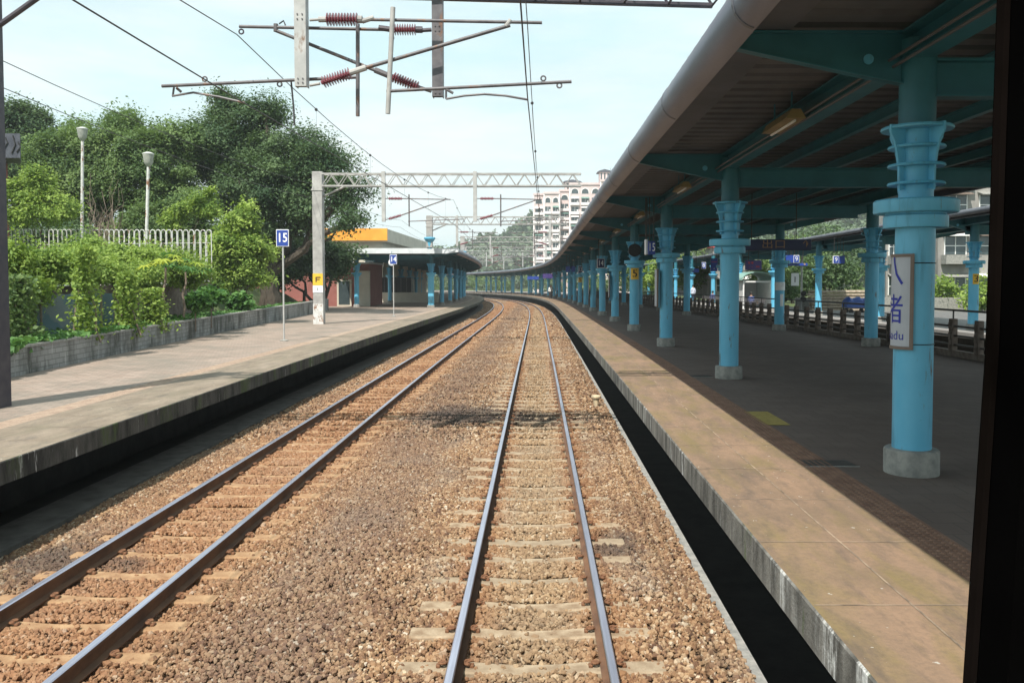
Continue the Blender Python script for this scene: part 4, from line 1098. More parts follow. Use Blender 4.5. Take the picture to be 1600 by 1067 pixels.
# ------------------------------------------------------------------ signs on the left platform
def number_sign(off, s, ph, num, label):
    q = P(off, s, PH); root = empty('number_sign', q, label, 'sign', 'numbered stop signs on posts')
    x, y, z = q
    MB().tube((x, y, z), (x, y, z + ph), 0.028, n=12).build('post', 'steel_light', root, smooth=True)
    MB().lathe([(0.11, 0), (0.11, 0.03), (0.05, 0.05)], n=14).build('foot', 'footing_concrete', root) if False else None
    m_ = MB().lathe([(0.13, z), (0.13, z + 0.03), (0.05, z + 0.05)], (x, y), 14); m_.build('foot', 'footing_concrete', root)
    pz = z + ph - 0.02
    fr_ = MB().bbox(x - .20, x + .20, y - .05, y - .02, pz - .27, pz + .27, .008).build('frame', 'sign_white', root)
    pl = MB().box(x - .178, x + .178, y - .054, y - .0515, pz - .248, pz + .248).build('plate', 'sign_blue', root)
    text(num, 0.40, (x, y - .056, pz), 'sign_white', pl, 'number', sx=0.82, bold=0.007)
number_sign(-8.06, 26.6, 3.28, '15', 'blue number 15 sign on a thin post on the open platform')
number_sign(-8.0, 46.6, 3.2, '14', 'blue number 14 sign on a thin post before the left canopy')

# ------------------------------------------------------------------ things fixed to the right platform
# curved station name plate around the nearest column
c0 = P(3.75, CS[0], 0); R0 = 0.225
root = empty('name_plate', (c0[0], c0[1], PH + 1.35), 'curved white station name plate strapped to the nearest blue column', 'sign')
def arc_pt(a, r, z): return (c0[0] + r * math.cos(a), c0[1] + r * math.sin(a), z)
z0p, z1p = 2.73 + (437 - 546) / 1310 * 8.25, 2.73 + (437 - 397) / 1310 * 8.25
def arc_slab(a0, a1, r0, r1, z0, z1):
    m_ = MB(); n = 14; vs = []
    for i in range(n + 1):
        a = a0 + (a1 - a0) * i / n
        vs += [arc_pt(a, r0, z0), arc_pt(a, r1, z0), arc_pt(a, r1, z1), arc_pt(a, r0, z1)]
    fs = [(i * 4 + k, i * 4 + (k + 1) % 4, (i + 1) * 4 + (k + 1) % 4, (i + 1) * 4 + k) for i in range(n) for k in range(4)] + [(0, 1, 2, 3), (n * 4, n * 4 + 1, n * 4 + 2, n * 4 + 3)]
    return m_.add(vs, fs)
A0, A1 = R(120), R(236)
plate = arc_slab(A0, A1, 0.187, 0.213, z0p + .03, z1p - .03).build('plate', 'sign_grey', root)
m_ = arc_slab(A1, A1 + 0.16, 0.187, 0.222, z0p, z1p); m_.build('frame', 'brown_frame', root)
m_ = arc_slab(A0 - 0.16, A0, 0.187, 0.222, z0p, z1p); m_.build('frame', 'brown_frame', root)
arc_slab(A0, A1, 0.187, 0.222, z0p, z0p + .03).build('frame', 'brown_frame', root); arc_slab(A0, A1, 0.187, 0.222, z1p - .03, z1p).build('frame', 'brown_frame', root)
def arc_text(s, size, z, sx=1.0, amid=None):
    vs, fs = text_geo(s, size); amid = (A0 + A1) / 2 if amid is None else amid
    import bmesh
    me = bpy.data.meshes.new('t'); me.from_pydata(vs, [], fs); bm = bmesh.new(); bm.from_mesh(me); bmesh.ops.triangulate(bm, faces=bm.faces)
    for _ in range(3):
        lg = [e for e in bm.edges if e.calc_length() > 0.05]
        if lg: bmesh.ops.subdivide_edges(bm, edges=lg, cuts=1); bmesh.ops.triangulate(bm, faces=bm.faces)
    bm.verts.index_update(); vs = [tuple(v_.co) for v_ in bm.verts]; fs = [tuple(v_.index for v_ in f_.verts) for f_ in bm.faces]; bm.free()
    m_ = MB().add([arc_pt(amid + x * sx / 0.215, 0.2165, z + y) for x, y, zz in vs], fs)
    return m_.build('lettering', 'letter_blue', plate)
zc = lambda yy: 2.73 + (437 - yy) / 1310 * 8.15
arc_text('八', 0.34, zc(425), 1, R(176)); arc_text('堵', 0.31, zc(487), 1, R(180)); arc_text('Badu', 0.125, zc(526), 1.0, R(188))
st = MB()
for yy in (411, 539):
    z = zc(yy); st.path([arc_pt(a, 0.190, z) for a in np.linspace(A1 + .14, A0 - .14 + 2 * math.pi, 16)], 0.005, 5)
st.build('strap', 'black', root)
# yellow number plates on columns
def band(off, s, z0, z1, num, label, w=0.42):
    q = P(off, s, 0); g0 = q[2]; root = empty('number_plate', (q[0], q[1], z0 + g0), label, 'sign', 'yellow number plates on columns')
    n = 10; vs = []; 
    for i in range(n + 1):
        a = R(270) - w * 2.2 + w * 4.4 * i / n
        for r, z in ((0.187, z0), (0.196, z0), (0.196, z1), (0.187, z1)): vs.append((q[0] + r * math.cos(a), q[1] + r * math.sin(a), z + g0))
    fs = [(i * 4 + k, i * 4 + (k + 1) % 4, (i + 1) * 4 + (k + 1) % 4, (i + 1) * 4 + k) for i in range(n) for k in range(4)] + [(0, 1, 2, 3), (n * 4, n * 4 + 1, n * 4 + 2, n * 4 + 3)]
    pl = MB().add(vs, fs).build('plate', 'sign_yellow', root)
    v2, f2 = text_geo(num, (z1 - z0) * 0.95); zc_ = (z0 + z1) / 2 + g0
    m_ = MB()
    for ex in (-.008, .008):
        m_.add([(q[0] + 0.1995 * math.cos(R(270) + (x + ex) / 0.20), q[1] + (0.1995 + ex * .05) * math.sin(R(270) + (x + ex) / 0.20), zc_ + y) for x, y, z in v2], f2)
    m_.build('number', 'black', pl)
band(3.75, CS[3], 2.78, 3.22, '5', 'yellow number 5 plate wrapped on the fourth blue column')
band(3.75, CS[8], 2.78, 3.22, '5', 'tiny yellow plate wrapped on a distant blue column of the bend')
band(far_off(32.65), 32.65, 2.6, 3.0, '3', 'yellow plate wrapped on a column of the sunlit platform', 0.3)
# hanging signs
def hang(x0, x1, y0, y1, d, mat, txts, label, name='hanging_sign', th=0.12, rod_top=5.1, frame=None, group=None, cat='sign'):
    a = px(x0, y0, d); b = px(x1, y1, d)
    root = empty(name, ((a[0] + b[0]) / 2, d, b[2]), label, cat, group)
    bx = MB().bbox(a[0], b[0], d, d + th, b[2], a[2], 0.01).build('panel', frame or mat, root)
    if frame: MB().box(a[0] + .02, b[0] - .02, d - .004, d - .001, b[2] + .02, a[2] - .02).build('face', mat, root)
    top = rod_top + float(grade(d))
    for t in (0.2, 0.8):
        x = a[0] + (b[0] - a[0]) * t; MB().tube((x, d + th / 2, a[2]), (x, d + th / 2, max(top, a[2] + .2)), .012, n=6).build('hanger', 'fence_rail', root)
    for (s, size, cx_, cy_, mm_, sx) in txts:
        c = px(cx_, cy_, d); text(s, size, (c[0], d - .006, c[2]), mm_, bx, 'lettering', sx=sx)
    return root
hang(1152, 1268, 374, 391, 23, 'sign_navy', [('出口', 0.26, 1209, 382.5, 'letter_amber', 1.3), ('↑', 0.26, 1259, 382, 'letter_amber', 1)], 'long dark exit sign hanging behind the second blue column')
hang(1165, 1190, 407, 422, 42, 'sign_purple', [('■ ■', 0.13, 1173, 411, 'letter_red', 1), ('■■', 0.10, 1184, 417, 'letter_red', 1), ('- -', 0.2, 1173, 417, 'letter_red', 1)], 'small violet departure display with red characters, hanging in mid bay', 'display_board')
hang(1111, 1121, 404, 424, 46, 'sign_blue', [('═', 0.3, 1116, 410, 'letter_red', 1), ('-', 0.3, 1116, 419, 'sign_white', 1)], 'narrow blue hanging display with red line beside the second column', 'display_board')
hang(1228, 1240, 399, 411, 40, 'sign_blue', [], 'plain blue square sign hanging left of the boxed number 9')
hang(1240, 1249, 399, 411, 40, 'sign_blue', [('9', 0.30, 1244.6, 405, 'sign_white', 1)], 'boxed number 9 sign hanging over the wide arrow sign', frame='sign_white')
hang(1228, 1262, 411.5, 415.5, 40.1, 'sign_blue', [('↑', 0.16, 1257, 413.5, 'sign_yellow', 1)], 'low blue strip sign with arrow hanging beneath the boxed 9')
hang(1302, 1311, 400, 412, 44, 'sign_blue', [('9', 0.32, 1306.5, 406, 'sign_white', 1)], 'boxed number 9 sign hanging against the green trees', frame='sign_white')
hang(1311.5, 1320, 400, 412, 44, 'sign_blue', [], 'plain blue square sign hanging right of the number 9 before trees')
hang(1096, 1103, 410, 420, 60, 'sign_blue', [('8', 0.4, 1099.5, 415, 'sign_white', 1)], 'boxed number 8 sign hanging beyond the railing', frame='sign_white')
hang(1073, 1092, 420, 426, 58, 'sign_blue', [], 'long low blue sign hanging beyond the third column')
hang(1009, 1012, 374, 398, 24.2, 'sign_white', [], 'white-edged casing of the hanging lamp by the number 15', th=0.3, frame=None)
hang(1013, 1024, 377, 398, 24.0, 'sign_blue', [('15', 0.33, 1018.5, 387, 'sign_white', 0.62)], 'blue number 15 sign hanging from the canopy beside a blue column')
hang(933, 944.5, 404, 419, 46, 'sign_navy', [('14', 0.42, 938.7, 411.5, 'sign_white', 0.7)], 'boxed number 14 sign hanging beside the blue columns of the bend', frame='sign_white')
hang(903.5, 910, 416, 427, 66, 'sign_navy', [('13', 0.45, 906.7, 421.5, 'sign_white', 0.6)], 'boxed number 13 sign hanging along the bend', frame='sign_white')
hang(884, 891, 416, 425, 70, 'sign_blue', [], 'left of two small plain blue signs hanging far along the bend')
hang(892.5, 899, 416, 425, 70, 'sign_blue', [], 'right of two small plain blue signs hanging far along the bend')
hang(848, 864, 428, 435, 92, 'sign_purple', [], 'small violet display hanging above the walking man')
hang(824, 842, 432, 437, 110, 'sign_blue', [], 'distant blue strip sign hanging at the outer bend')
# clocks and speakers
def clock(c, r, label, face='sign_white', rim='sign_grey'):
    root = empty('platform_clock', (c[0], c[1], c[2] - r), label, 'clock')
    MB().tube((c[0], c[1], c[2]), (c[0], c[1] + .14, c[2]), r, n=28).build('case', rim, root, smooth=True)
    MB().tube((c[0], c[1] - .006, c[2]), (c[0], c[1] - .002, c[2]), r * .86, n=28).build('face', face, root)
    m_ = MB().tube((c[0], c[1] - .012, c[2]), (c[0] + r * .4, c[1] - .012, c[2] + r * .3), r * .04, n=4); m_.tube((c[0], c[1] - .012, c[2]), (c[0] - r * .1, c[1] - .012, c[2] + r * .62), r * .03, n=4); m_.build('hands', 'black', root)
    MB().tube((c[0], c[1] + .07, c[2] + r), (c[0], c[1] + .07, c[2] + r + .55), .02, n=8).build('bracket', 'teal_paint', root)
clock(px(612, 410, 61.5), 0.26, 'round white clock hanging at the front of the left canopy')
clock(px(992, 391, 31.4), 0.24, 'round dark clock seen in shade beside the fourth blue column', 'black_glossy', 'black')
# notices on the inner column
q = P(inner_off(CS[3]), CS[3], 0)
root = empty('notice_band', (q[0], q[1], PH + 1.5 + q[2]), 'white band notice taped around a railing-side column', 'notice')
def wrap(z0, z1, a0, a1, nm, mat, par, q=q, r=0.204):
    vs = []; n = 10
    for i in range(n + 1):
        a = a0 + (a1 - a0) * i / n
        for rr, z in ((0.198, z0), (r, z0), (r, z1), (0.198, z1)): vs.append((q[0] + rr * math.cos(a), q[1] + rr * math.sin(a), z + q[2]))
    fs = [(i * 4 + k, i * 4 + (k + 1) % 4, (i + 1) * 4 + (k + 1) % 4, (i + 1) * 4 + k) for i in range(n) for k in range(4)] + [(0, 1, 2, 3), (n * 4, n * 4 + 1, n * 4 + 2, n * 4 + 3)]
    return MB().add(vs, fs).build(nm, mat, par)
wrap(2.36, 2.68, R(190), R(350), 'sheet', 'sign_white', root)
text('之', 0.14, (q[0] + 0.06, q[1] - 0.206, 2.57 + q[2]), 'sign_grey', root); text('7-11', 0.0001, (q[0], q[1], 2.4 + q[2]), 'sign_grey', root) if False else None
root = empty('paper_notice', (q[0], q[1], PH + 1.0 + q[2]), 'white paper notice on the railing-side column beneath the white band', 'notice')
wrap(1.75, 2.22, R(262), R(300), 'sheet', 'sign_white', root)
# dark vertical strips on far columns
for k, (s, lb) in enumerate(((CS[4], 'slim dark name board on the fifth blue column'), (CS[2], 'slim pale name board on the third blue column'), (CS[6], 'slim dark name board on the seventh blue column'))):
    q = P(3.70, s, 0); x = q[0] - 0.235
    root = empty('name_board', (x, q[1], 1.9 + q[2]), lb, 'sign', 'slim name boards on columns')
    MB().bbox(x - .02, x + .03, q[1] - .22, q[1] + .22, 1.95 + q[2], 3.05 + q[2], .006).build('frame', 'black' if k != 1 else 'brown_frame', root)
    MB().box(x - .024, x - .021, q[1] - .2, q[1] + .2, 1.97 + q[2], 3.03 + q[2]).build('face', 'sign_grey', root)
# floor marks
o = MB().add([P(3.02, 11.05, PH + .006), P(3.36, 11.05, PH + .006), P(3.36, 12.2, PH + .006), P(3.02, 12.2, PH + .006)], [(0, 1, 2, 3)]).build('floor_marking', 'yellow_paint', origin=P(3.2, 11.6, PH)); tag(o, kind='structure')
for (x, y, w, h, lb) in ((3.05, 8.75, .5, .28, 'square dark cover plate in the floor beside the nearest column'), (3.25, 16.7, .4, .3, 'small dark cover plate in the floor beside the second column')):
    q = P(x, y, PH); root = empty('cover_plate', (q[0], q[1], q[2]), lb, 'cover plate')
    MB().bbox(q[0] - w / 2, q[0] + w / 2, q[1] - h / 2, q[1] + h / 2, q[2] + .0, q[2] + .008, .003).build('lid', 'manhole', root)
    MB().bbox(q[0] - w / 2 - .03, q[0] + w / 2 + .03, q[1] - h / 2 - .03, q[1] - h / 2 - .002, q[2] + .0, q[2] + .006, .002).build('rim', 'footing_concrete', root)

# discarded cup and pale lumps on the ballast
c = (1.36, 19.4, -0.2 + float(grade(19.4)))
root = empty('discarded_cup', c, 'cream cup standing on the stones beside the drain', 'cup')
MB().lathe([(0.05, c[2]), (0.075, c[2] + .2), (0.072, c[2] + .2), (0.05, c[2] + .03)], (c[0], c[1]), 18).build('body', 'cup_cream', root, smooth=True)
MB().lathe([(0.074, c[2] + .19), (0.11, c[2] + .2), (0.11, c[2] + .24), (0.07, c[2] + .25)], (c[0], c[1]), 18).build('rim', 'cup_cream', root, smooth=True)

# ------------------------------------------------------------------ cab window pillar, right beside the viewpoint
root = empty('window_pillar', (0.60, 0.9, 1.5), 'black window pillar of the train cab at the picture\'s right edge', 'window pillar')
m_ = MB(); vs = []
for z, dx in ((1.1, -0.062), (2.2, -0.034), (2.65, -0.013), (3.3, -0.005), (4.2, 0.0)):
    vs += [(0.540 + dx, 0.97, z), (0.533 + dx, 0.94, z), (0.543 + dx, 0.90, z), (0.90 + dx, 0.88, z), (0.90 + dx, 1.02, z), (0.555 + dx, 1.0, z)]
fs = [(j * 6 + i, j * 6 + (i + 1) % 6, (j + 1) * 6 + (i + 1) % 6, (j + 1) * 6 + i) for j in range(4) for i in range(6)] + [(0, 1, 2, 3, 4, 5), (24, 25, 26, 27, 28, 29)]
m_.add(vs, fs); m_.build('pillar', 'pillar_black', root)
m_ = MB(); m_.path([(0.537 + dx, 0.955, z) for z, dx in ((1.1, -0.062), (2.2, -0.034), (2.65, -0.013), (3.3, -0.005), (4.2, 0.0))], 0.012, 8); m_.build('rubber_seal', 'pillar_seal', root)
# ------------------------------------------------------------------ vegetation
def leaves(name, C, size, mat, parent=None, up=0.5, aspect=0.5, origin=None, kind=None, tint=None, out=None):
    """one rhombic leaf per centre, random turn with a bias to face up / outward"""
    n = len(C)
    nrm = rng.normal(size=(n, 3)); nrm /= np.linalg.norm(nrm, axis=1)[:, None]
    nrm[:, 2] = np.abs(nrm[:, 2]) + up
    if out is not None: nrm += out * 0.7
    nrm /= np.linalg.norm(nrm, axis=1)[:, None]
    a = np.cross(nrm, rng.normal(size=(n, 3))); a /= np.linalg.norm(a, axis=1)[:, None]
    b = np.cross(nrm, a)
    sz = (size * (0.6 + 0.8 * rng.random(n)))[:, None]
    w = aspect
    v = np.stack([C - a * sz * .5, C + b * sz * w * .5 + a * sz * .05, C + a * sz * .5 - nrm * sz * .12, C - b * sz * w * .5 + a * sz * .05], 1)
    F = np.arange(n * 4).reshape(n, 4)
    if tint is None: tint = np.clip(rng.normal(0.45, 0.25, n), 0, 1)
    o = np_mesh(name, v.reshape(-1, 3), F, mat, parent, tint=tint, origin=origin)
    if kind: tag(o, kind=kind)
    return o
def lobe_points(lobes, n, clump=0.6, fill=0.25, flat=0.7):
    """leaf centres gathered in clumps that sit over the surface of each ellipsoid lobe"""
    vol = np.array([l[3] * l[4] + l[4] * l[5] + l[3] * l[5] for l in lobes]); vol = vol / vol.sum()
    C = []; T = []; O = []
    for l, f in zip(lobes, vol):
        k = int(n * f); area = 4 * math.pi * ((l[3] * l[4] + l[4] * l[5] + l[3] * l[5]) / 3)
        m = max(6, int(area / (clump * clump * 1.5)))
        d = rng.normal(size=(m, 3)); d /= np.linalg.norm(d, axis=1)[:, None]
        rr = np.where(rng.random(m) < fill, rng.random(m) ** 0.5 * 0.85, 0.86 + 0.22 * rng.random(m))
        rr = rr * 0.88 * (0.92 + 0.22 * rng.random(m) ** 3)
        c = d * rr[:, None] * np.array(l[3:6]) + np.array(l[:3])
        ci = rng.integers(0, m, k)
        cs = clump * (0.55 + 0.7 * rng.random(m)); ct = rng.normal(0, 0.30, m)
        g_ = rng.normal(size=(k, 3)) * 0.5; g_[:, 2] *= flat
        C.append(c[ci] + g_ * cs[ci][:, None]); T.append(ct[ci]); O.append(d[ci])
    C = np.concatenate(C); T = np.concatenate(T); O = np.concatenate(O)
    return C, np.clip(T + rng.normal(0.42, 0.16, len(C)), 0, 1), O
def limb(mb, p, q, r0, r1, wob=0.08, n=5):
    p = Vector(p); q = Vector(q); L = (q - p).length; pts = []; rs = []
    for i in range(n + 1):
        t = i / n; w_ = Vector((random.uniform(-1, 1), random.uniform(-1, 1), random.uniform(-.5, .5))) * (wob * L if 0 < i < n else 0)
        pts.append(p.lerp(q, t) + w_ * math.sin(math.pi * t)); rs.append(r0 + (r1 - r0) * t)
    mb.path(pts, rs, 7)
def tree(name, base, lobes, n, leaf, mat, label, cat='tree', group=None, trunk_r=0.25, clump=0.7, fill=0.25, up=0.5, fork=0.3, flat=0.7, trunks=1):
    root = empty(name, base, label, cat, group)
    mb = MB(); b = Vector(base)
    top = Vector((np.mean([l[0] for l in lobes]), np.mean([l[1] for l in lobes]), min(l[2] for l in lobes)))
    for k in range(trunks):
        bb_ = b + Vector((random.uniform(-.6, .6), random.uniform(-.6, .6), -0.3)) * (0 if trunks == 1 else 1) - Vector((0, 0, .3))
        fk = b.lerp(top, fork) + Vector((random.uniform(-.3, .3), 0, 0.4))
        limb(mb, bb_, fk, trunk_r * 1.15, trunk_r * .75, 0.04)
        for l in lobes[k::trunks]:
            tip = Vector(l[:3]); limb(mb, fk, tip, trunk_r * .5, trunk_r * .14, 0.10)
            for j in range(3):
                a = random.uniform(0, 6.28); e = tip + Vector((math.cos(a) * l[3] * .7, math.sin(a) * l[4] * .7, random.uniform(-.2, .7) * l[5])); limb(mb, fk.lerp(tip, .6), e, trunk_r * .16, trunk_r * .05, .1, 4)
    mb.build('trunk', 'trunk_bark', root, smooth=True)
    C, T, O = lobe_points(lobes, n, clump, fill, flat)
    leaves('crown', C, leaf, mat, root, up, tint=T, out=O)
    return root
def L(x, y, d, rx, rz, ry=None):
    """lobe centred where the photo shows it at depth d; radii given in photo pixels"""
    c = px(x, y, d); k = d / 1310; return (c[0], c[1], c[2], rx * k, (ry if ry else rx * k * 0.8), rz * k)
def gz(x, y):
    return float(-1.35 + grade(max(y, 0)) + bank(x, y) + 1.9 * sstep(22.5, 25, x) * sstep(190, 150, y))
# big dark banyan behind the platform
b = px(415, 470, 52); tree('banyan_tree', (b[0], 52, gz(b[0], 52)), [L(340, 235, 52, 60, 50), L(395, 212, 53, 56, 50), L(352, 176, 53, 26, 30), L(345, 155, 53, 12, 14), L(410, 172, 53, 26, 20), L(455, 245, 52, 58, 52), L(505, 262, 51, 42, 34), L(515, 240, 52, 22, 20), L(545, 302, 50, 36, 26), L(415, 290, 51, 80, 44), L(325, 295, 53, 52, 40), L(485, 325, 51, 50, 34), L(552, 345, 49, 24, 16), L(430, 350, 52, 66, 30)], 135000, 0.185, 'leaf_dark', 'huge dark banyan with broad crown standing behind the platform', trunk_r=0.55, clump=0.95, fork=0.25, trunks=3)
tree('banyan_tree', (px(500, 460, 60)[0], 60, gz(-14, 60)), [L(490, 395, 60, 34, 34), L(455, 405, 60, 44, 36), L(425, 415, 62, 44, 36), L(512, 425, 60, 18, 24), L(535, 398, 60, 22, 22)], 30000, 0.26, 'leaf_dark', 'dark low tree hanging beside the left end of the left canopy', trunk_r=0.3, clump=0.8)
# broadleaf tree at upper left
tree('broadleaf_tree', (px(170, 450, 48)[0], 48, gz(-24, 48)), [L(95, 250, 48, 52, 46), L(160, 238, 49, 52, 46), L(215, 248, 48, 44, 50), L(130, 290, 48, 58, 40), L(215, 300, 48, 50, 40), L(185, 185, 50, 26, 18), L(205, 205, 50, 24, 24), L(118, 205, 50, 20, 14), L(260, 222, 50, 36, 34), L(300, 230, 50, 26, 30), L(275, 300, 49, 40, 44)], 95000, 0.185, 'leaf_mid', 'mid-green broadleaf tree behind the two globe lamps', trunk_r=0.35, clump=0.9)
tree('broadleaf_tree', (px(60, 450, 62)[0], 62, gz(-30, 62)), [L(25, 200, 62, 45, 42), L(62, 215, 62, 28, 34), L(70, 250, 62, 50, 40), L(10, 240, 62, 45, 60), L(110, 300, 60, 60, 60)], 60000, 0.24, 'leaf_dark', 'dark rounded tree behind the grey roof in the top left corner', trunk_r=0.35, clump=1.0)
tree('broadleaf_tree', (px(260, 450, 44)[0], 44, gz(-19, 44)), [L(255, 350, 44, 45, 34), L(295, 335, 45, 42, 36), L(215, 360, 44, 40, 30), L(320, 370, 44, 36, 34)], 34000, 0.16, 'leaf_mid', 'small tree filling the gap behind the hooped fence', trunk_r=0.2, clump=0.7)
# young tree by the end of the hooped fence
tree('young_tree', (px(372, 480, 38)[0], 38, 0.75), [L(375, 350, 38, 28, 26), L(365, 385, 38, 40, 34), L(395, 395, 38, 34, 32), L(360, 425, 38, 34, 28), L(395, 430, 38, 28, 22), L(380, 330, 38, 14, 16)], 22000, 0.16, 'leaf_bright', 'propped young bright green tree right of the hooped fence end', trunk_r=0.07, clump=0.45)
for (x0, lb) in ((360, 'left'), (388, 'right')):
    p = px(x0, 475, 37.4); o = MB().tube((p[0], 37.4, 0.7), (px(374, 440, 38)[0], 38, 2.6), .035, n=7).build('tree_prop', 'dry_stick'); tag(o, '%s slanting wooden prop of the young tree' % lb, 'wooden prop', 'wooden props')
tree('bank_thicket', (px(120, 400, 57)[0], 57, gz(-30, 57)), [L(60, 375, 57, 60, 26), L(130, 372, 57, 60, 26), L(195, 374, 57, 50, 26), L(20, 372, 57, 50, 30)], 22000, 0.24, 'leaf_dark', 'dark thicket seen through the left half of the hooped fence', 'shrub', None, 0.1, 0.8)
tree('bank_thicket', (px(290, 400, 57)[0], 57, gz(-24, 57)), [L(250, 378, 57, 50, 28), L(310, 385, 57, 50, 34), L(360, 395, 57, 40, 40), L(350, 440, 57, 50, 30), L(280, 425, 57, 50, 30)], 26000, 0.24, 'leaf_dark', 'dark thicket seen through the right half of the hooped fence', 'shrub', None, 0.1, 0.8)
# yellowish shrubs standing on the bank
tree('yellow_shrub', (px(60, 400, 39)[0], 39, gz(-23, 39)), [L(58, 292, 39, 30, 28), L(82, 325, 39, 36, 22), L(28, 312, 39, 26, 30), L(50, 335, 39, 36, 14)], 15000, 0.15, 'leaf_bright', 'yellow-green shrub standing left of the first globe lamp', 'shrub', None, 0.06, 0.55)
tree('leafy_shrub', (px(275, 400, 40)[0], 40, gz(-17, 40)), [L(272, 345, 40, 16, 16), L(285, 330, 40, 12, 14), L(320, 320, 40, 20, 26)], 5000, 0.16, 'leaf_bright', 'light green shrub tips above the hooped fence near the second lamp', 'shrub', None, 0.04, 0.4)
# overgrown bank: creeping growth over the retaining wall
bx = []; 
def pl_off(s): return -10.4 - (s - 16.5) * 0.098
C, T, O = lobe_points([L(60, 417, 22, 60, 24), L(120, 412, 26, 60, 24), L(190, 410, 28, 62, 24), L(250, 412, 30, 50, 24), L(110, 422, 24, 80, 18), L(290, 424, 31, 44, 24), L(24, 470, 20, 24, 46), L(16, 410, 20, 34, 46), L(135, 382, 27, 22, 14), L(60, 455, 21, 26, 16), L(215, 432, 27, 50, 14)], 78000, 0.34, 0.35)
C = C + np.stack([np.zeros(len(C)), np.zeros(len(C)), np.where(rng.random(len(C)) < .12, rng.random(len(C)) ** 2 * .55, 0)], 1)
leaves('bank_creepers', C, 0.105, 'leaf_bright', None, 0.4, tint=T, out=O, kind='stuff')
# grass and weeds inside the planter
C = []
for s in np.arange(11, 56, 0.045):
    o = pl_off(s) - 0.1 - rng.random(14) ** 1.5 * 2.2
    for oo in o: C.append((oo, s + random.uniform(-.1, .1), 1.30 + float(grade(s)) + random.uniform(-.1, .2) - (0.3 if oo < pl_off(s) - 1.5 else 0)))
leaves('planter_weeds', np.array(C), 0.15, 'leaf_broad', None, 0.5, kind='stuff')
C = []
for s in np.arange(12, 24, 0.05):
    for k in range(4): C.append((pl_off(s) + random.uniform(-.35, .10 if s < 17 else 0), s, 1.42 + random.uniform(-.14, .12) * (1 if s < 18 else .4)))
leaves('planter_weeds', np.array(C), 0.17, 'leaf_broad', None, 0.3, aspect=0.9, kind='stuff')
def vine(x, ytop, ybot, d, w, label, mat='leaf_bright'):
    """a stick thick with climbing leaves"""
    a = px(x, ybot, d); b_ = px(x + random.uniform(-3, 3), ytop, d)
    root = empty('vine_plant', (a[0], d, 1.2), label, 'climbing plant', 'climbers on sticks in the planter')
    m_ = MB(); limb(m_, (a[0] - .3, d, 1.2), b_, .035, .015, .05); limb(m_, (a[0] + .35, d, 1.2), (a[0], d, (a[2] + b_[2]) / 2), .03, .015, .05); m_.build('stem', 'dry_stick', root)
    k = d / 1310; n = 1900
    t = rng.random(n) ** 0.9; c = np.stack([a[0] + rng.normal(0, 1, n) * w * k * (0.35 + 0.5 * (1 - t)), d + rng.normal(0, .22, n), 1.15 + (b_[2] - 1.15) * t], 1)
    leaves('foliage', c, 0.10, mat, root, 0.3, aspect=.8)
vine(135, 385, 505, 20.5, 15, 'tall leafy climber on a stick left of the mural wall end')
vine(200, 425, 510, 23, 15, 'bushy climber on crossed sticks between mural and papaya')
vine(240, 450, 510, 25, 16, 'short climber at the foot of the papaya plants')
vine(32, 430, 530, 18, 18, 'dense dark climber at the left end of the planter', 'leaf_mid')
def papaya(x, ybase, ytop, d, n, label, mats):
    a = px(x, ybase, d); t_ = px(x + 4, ytop, d); k = d / 1310
    root = empty('papaya_plant', (a[0], d, 1.2), label, 'papaya plant', 'papaya plants in the planter')
    m_ = MB(); limb(m_, (a[0], d, 1.1), t_, .045, .03, .03); m_.build('stem', 'dry_stick', root)
    for i in range(n):
        an = i * 2.4 + random.uniform(-.3, .3); Lp = random.uniform(.45, .85); el = random.uniform(0.0, .9)
        tip = Vector(t_) + Vector((math.cos(an) * Lp * math.cos(el), math.sin(an) * Lp * math.cos(el), Lp * math.sin(el) * .8))
        q = MB().path([t_, Vector(t_).lerp(tip, .5) + Vector((0, 0, .08)), tip], .008, 5)
        # palmate blade: deeply lobed star
        vs = [tip]; nl = 7; R_ = random.uniform(.26, .36)
        dirv = Vector((math.cos(an), math.sin(an), -.35)).normalized(); sv = Vector((-math.sin(an), math.cos(an), 0))
        for j in range(nl * 2 + 1):
            ph = -2.5 + 5.0 * j / (nl * 2); r = R_ * (1.0 if j % 2 else .38)
            vs.append(tip + dirv * (math.cos(ph) * r) + sv * (math.sin(ph) * r) + Vector((0, 0, -.10 * (r / R_) ** 2 + .02)))
        q2 = MB().add(vs, [(0, j, j + 1) for j in range(1, nl * 2 + 1)])
        b = q2.build('leaf', mats[i % len(mats)], root)
        at = b.data.attributes.new('tint', 'FLOAT', 'FACE'); at.data.foreach_set('value', [random.random()] * len(b.data.polygons))
        q.build('stalk', 'leaf_broad', b)
papaya(255, 505, 418, 26, 11, 'papaya plant with yellowing leaves at the crown, left one', ['leaf_broad', 'leaf_yellow', 'leaf_yellow'])
papaya(286, 490, 425, 27.5, 11, 'papaya plant with deep green spread leaves, right one', ['leaf_broad', 'leaf_broad', 'leaf_yellow'])
for (x, y, d, rx, lb) in ((330, 470, 30, 26, 'low broad-leaved bush right of the papaya plants'), (305, 478, 28, 18, 'small broad-leaved bush under the papaya plants'), (375, 478, 36, 20, 'low weedy bush at the foot of the propped tree')):
    c = px(x, y, d); root = empty('low_bush', (c[0], d, 1.15), lb, 'bush', 'low bushes in the planter')
    MB().tube((c[0], d, 1.0), (c[0], d, c[2]), .02).build('stem', 'dry_stick', root)
    C, T, O = lobe_points([L(x, y - 6, d, rx, 14)], 1400, .2, .4); leaves('foliage', C, .17, 'leaf_broad', root, .6, aspect=.9, tint=T)
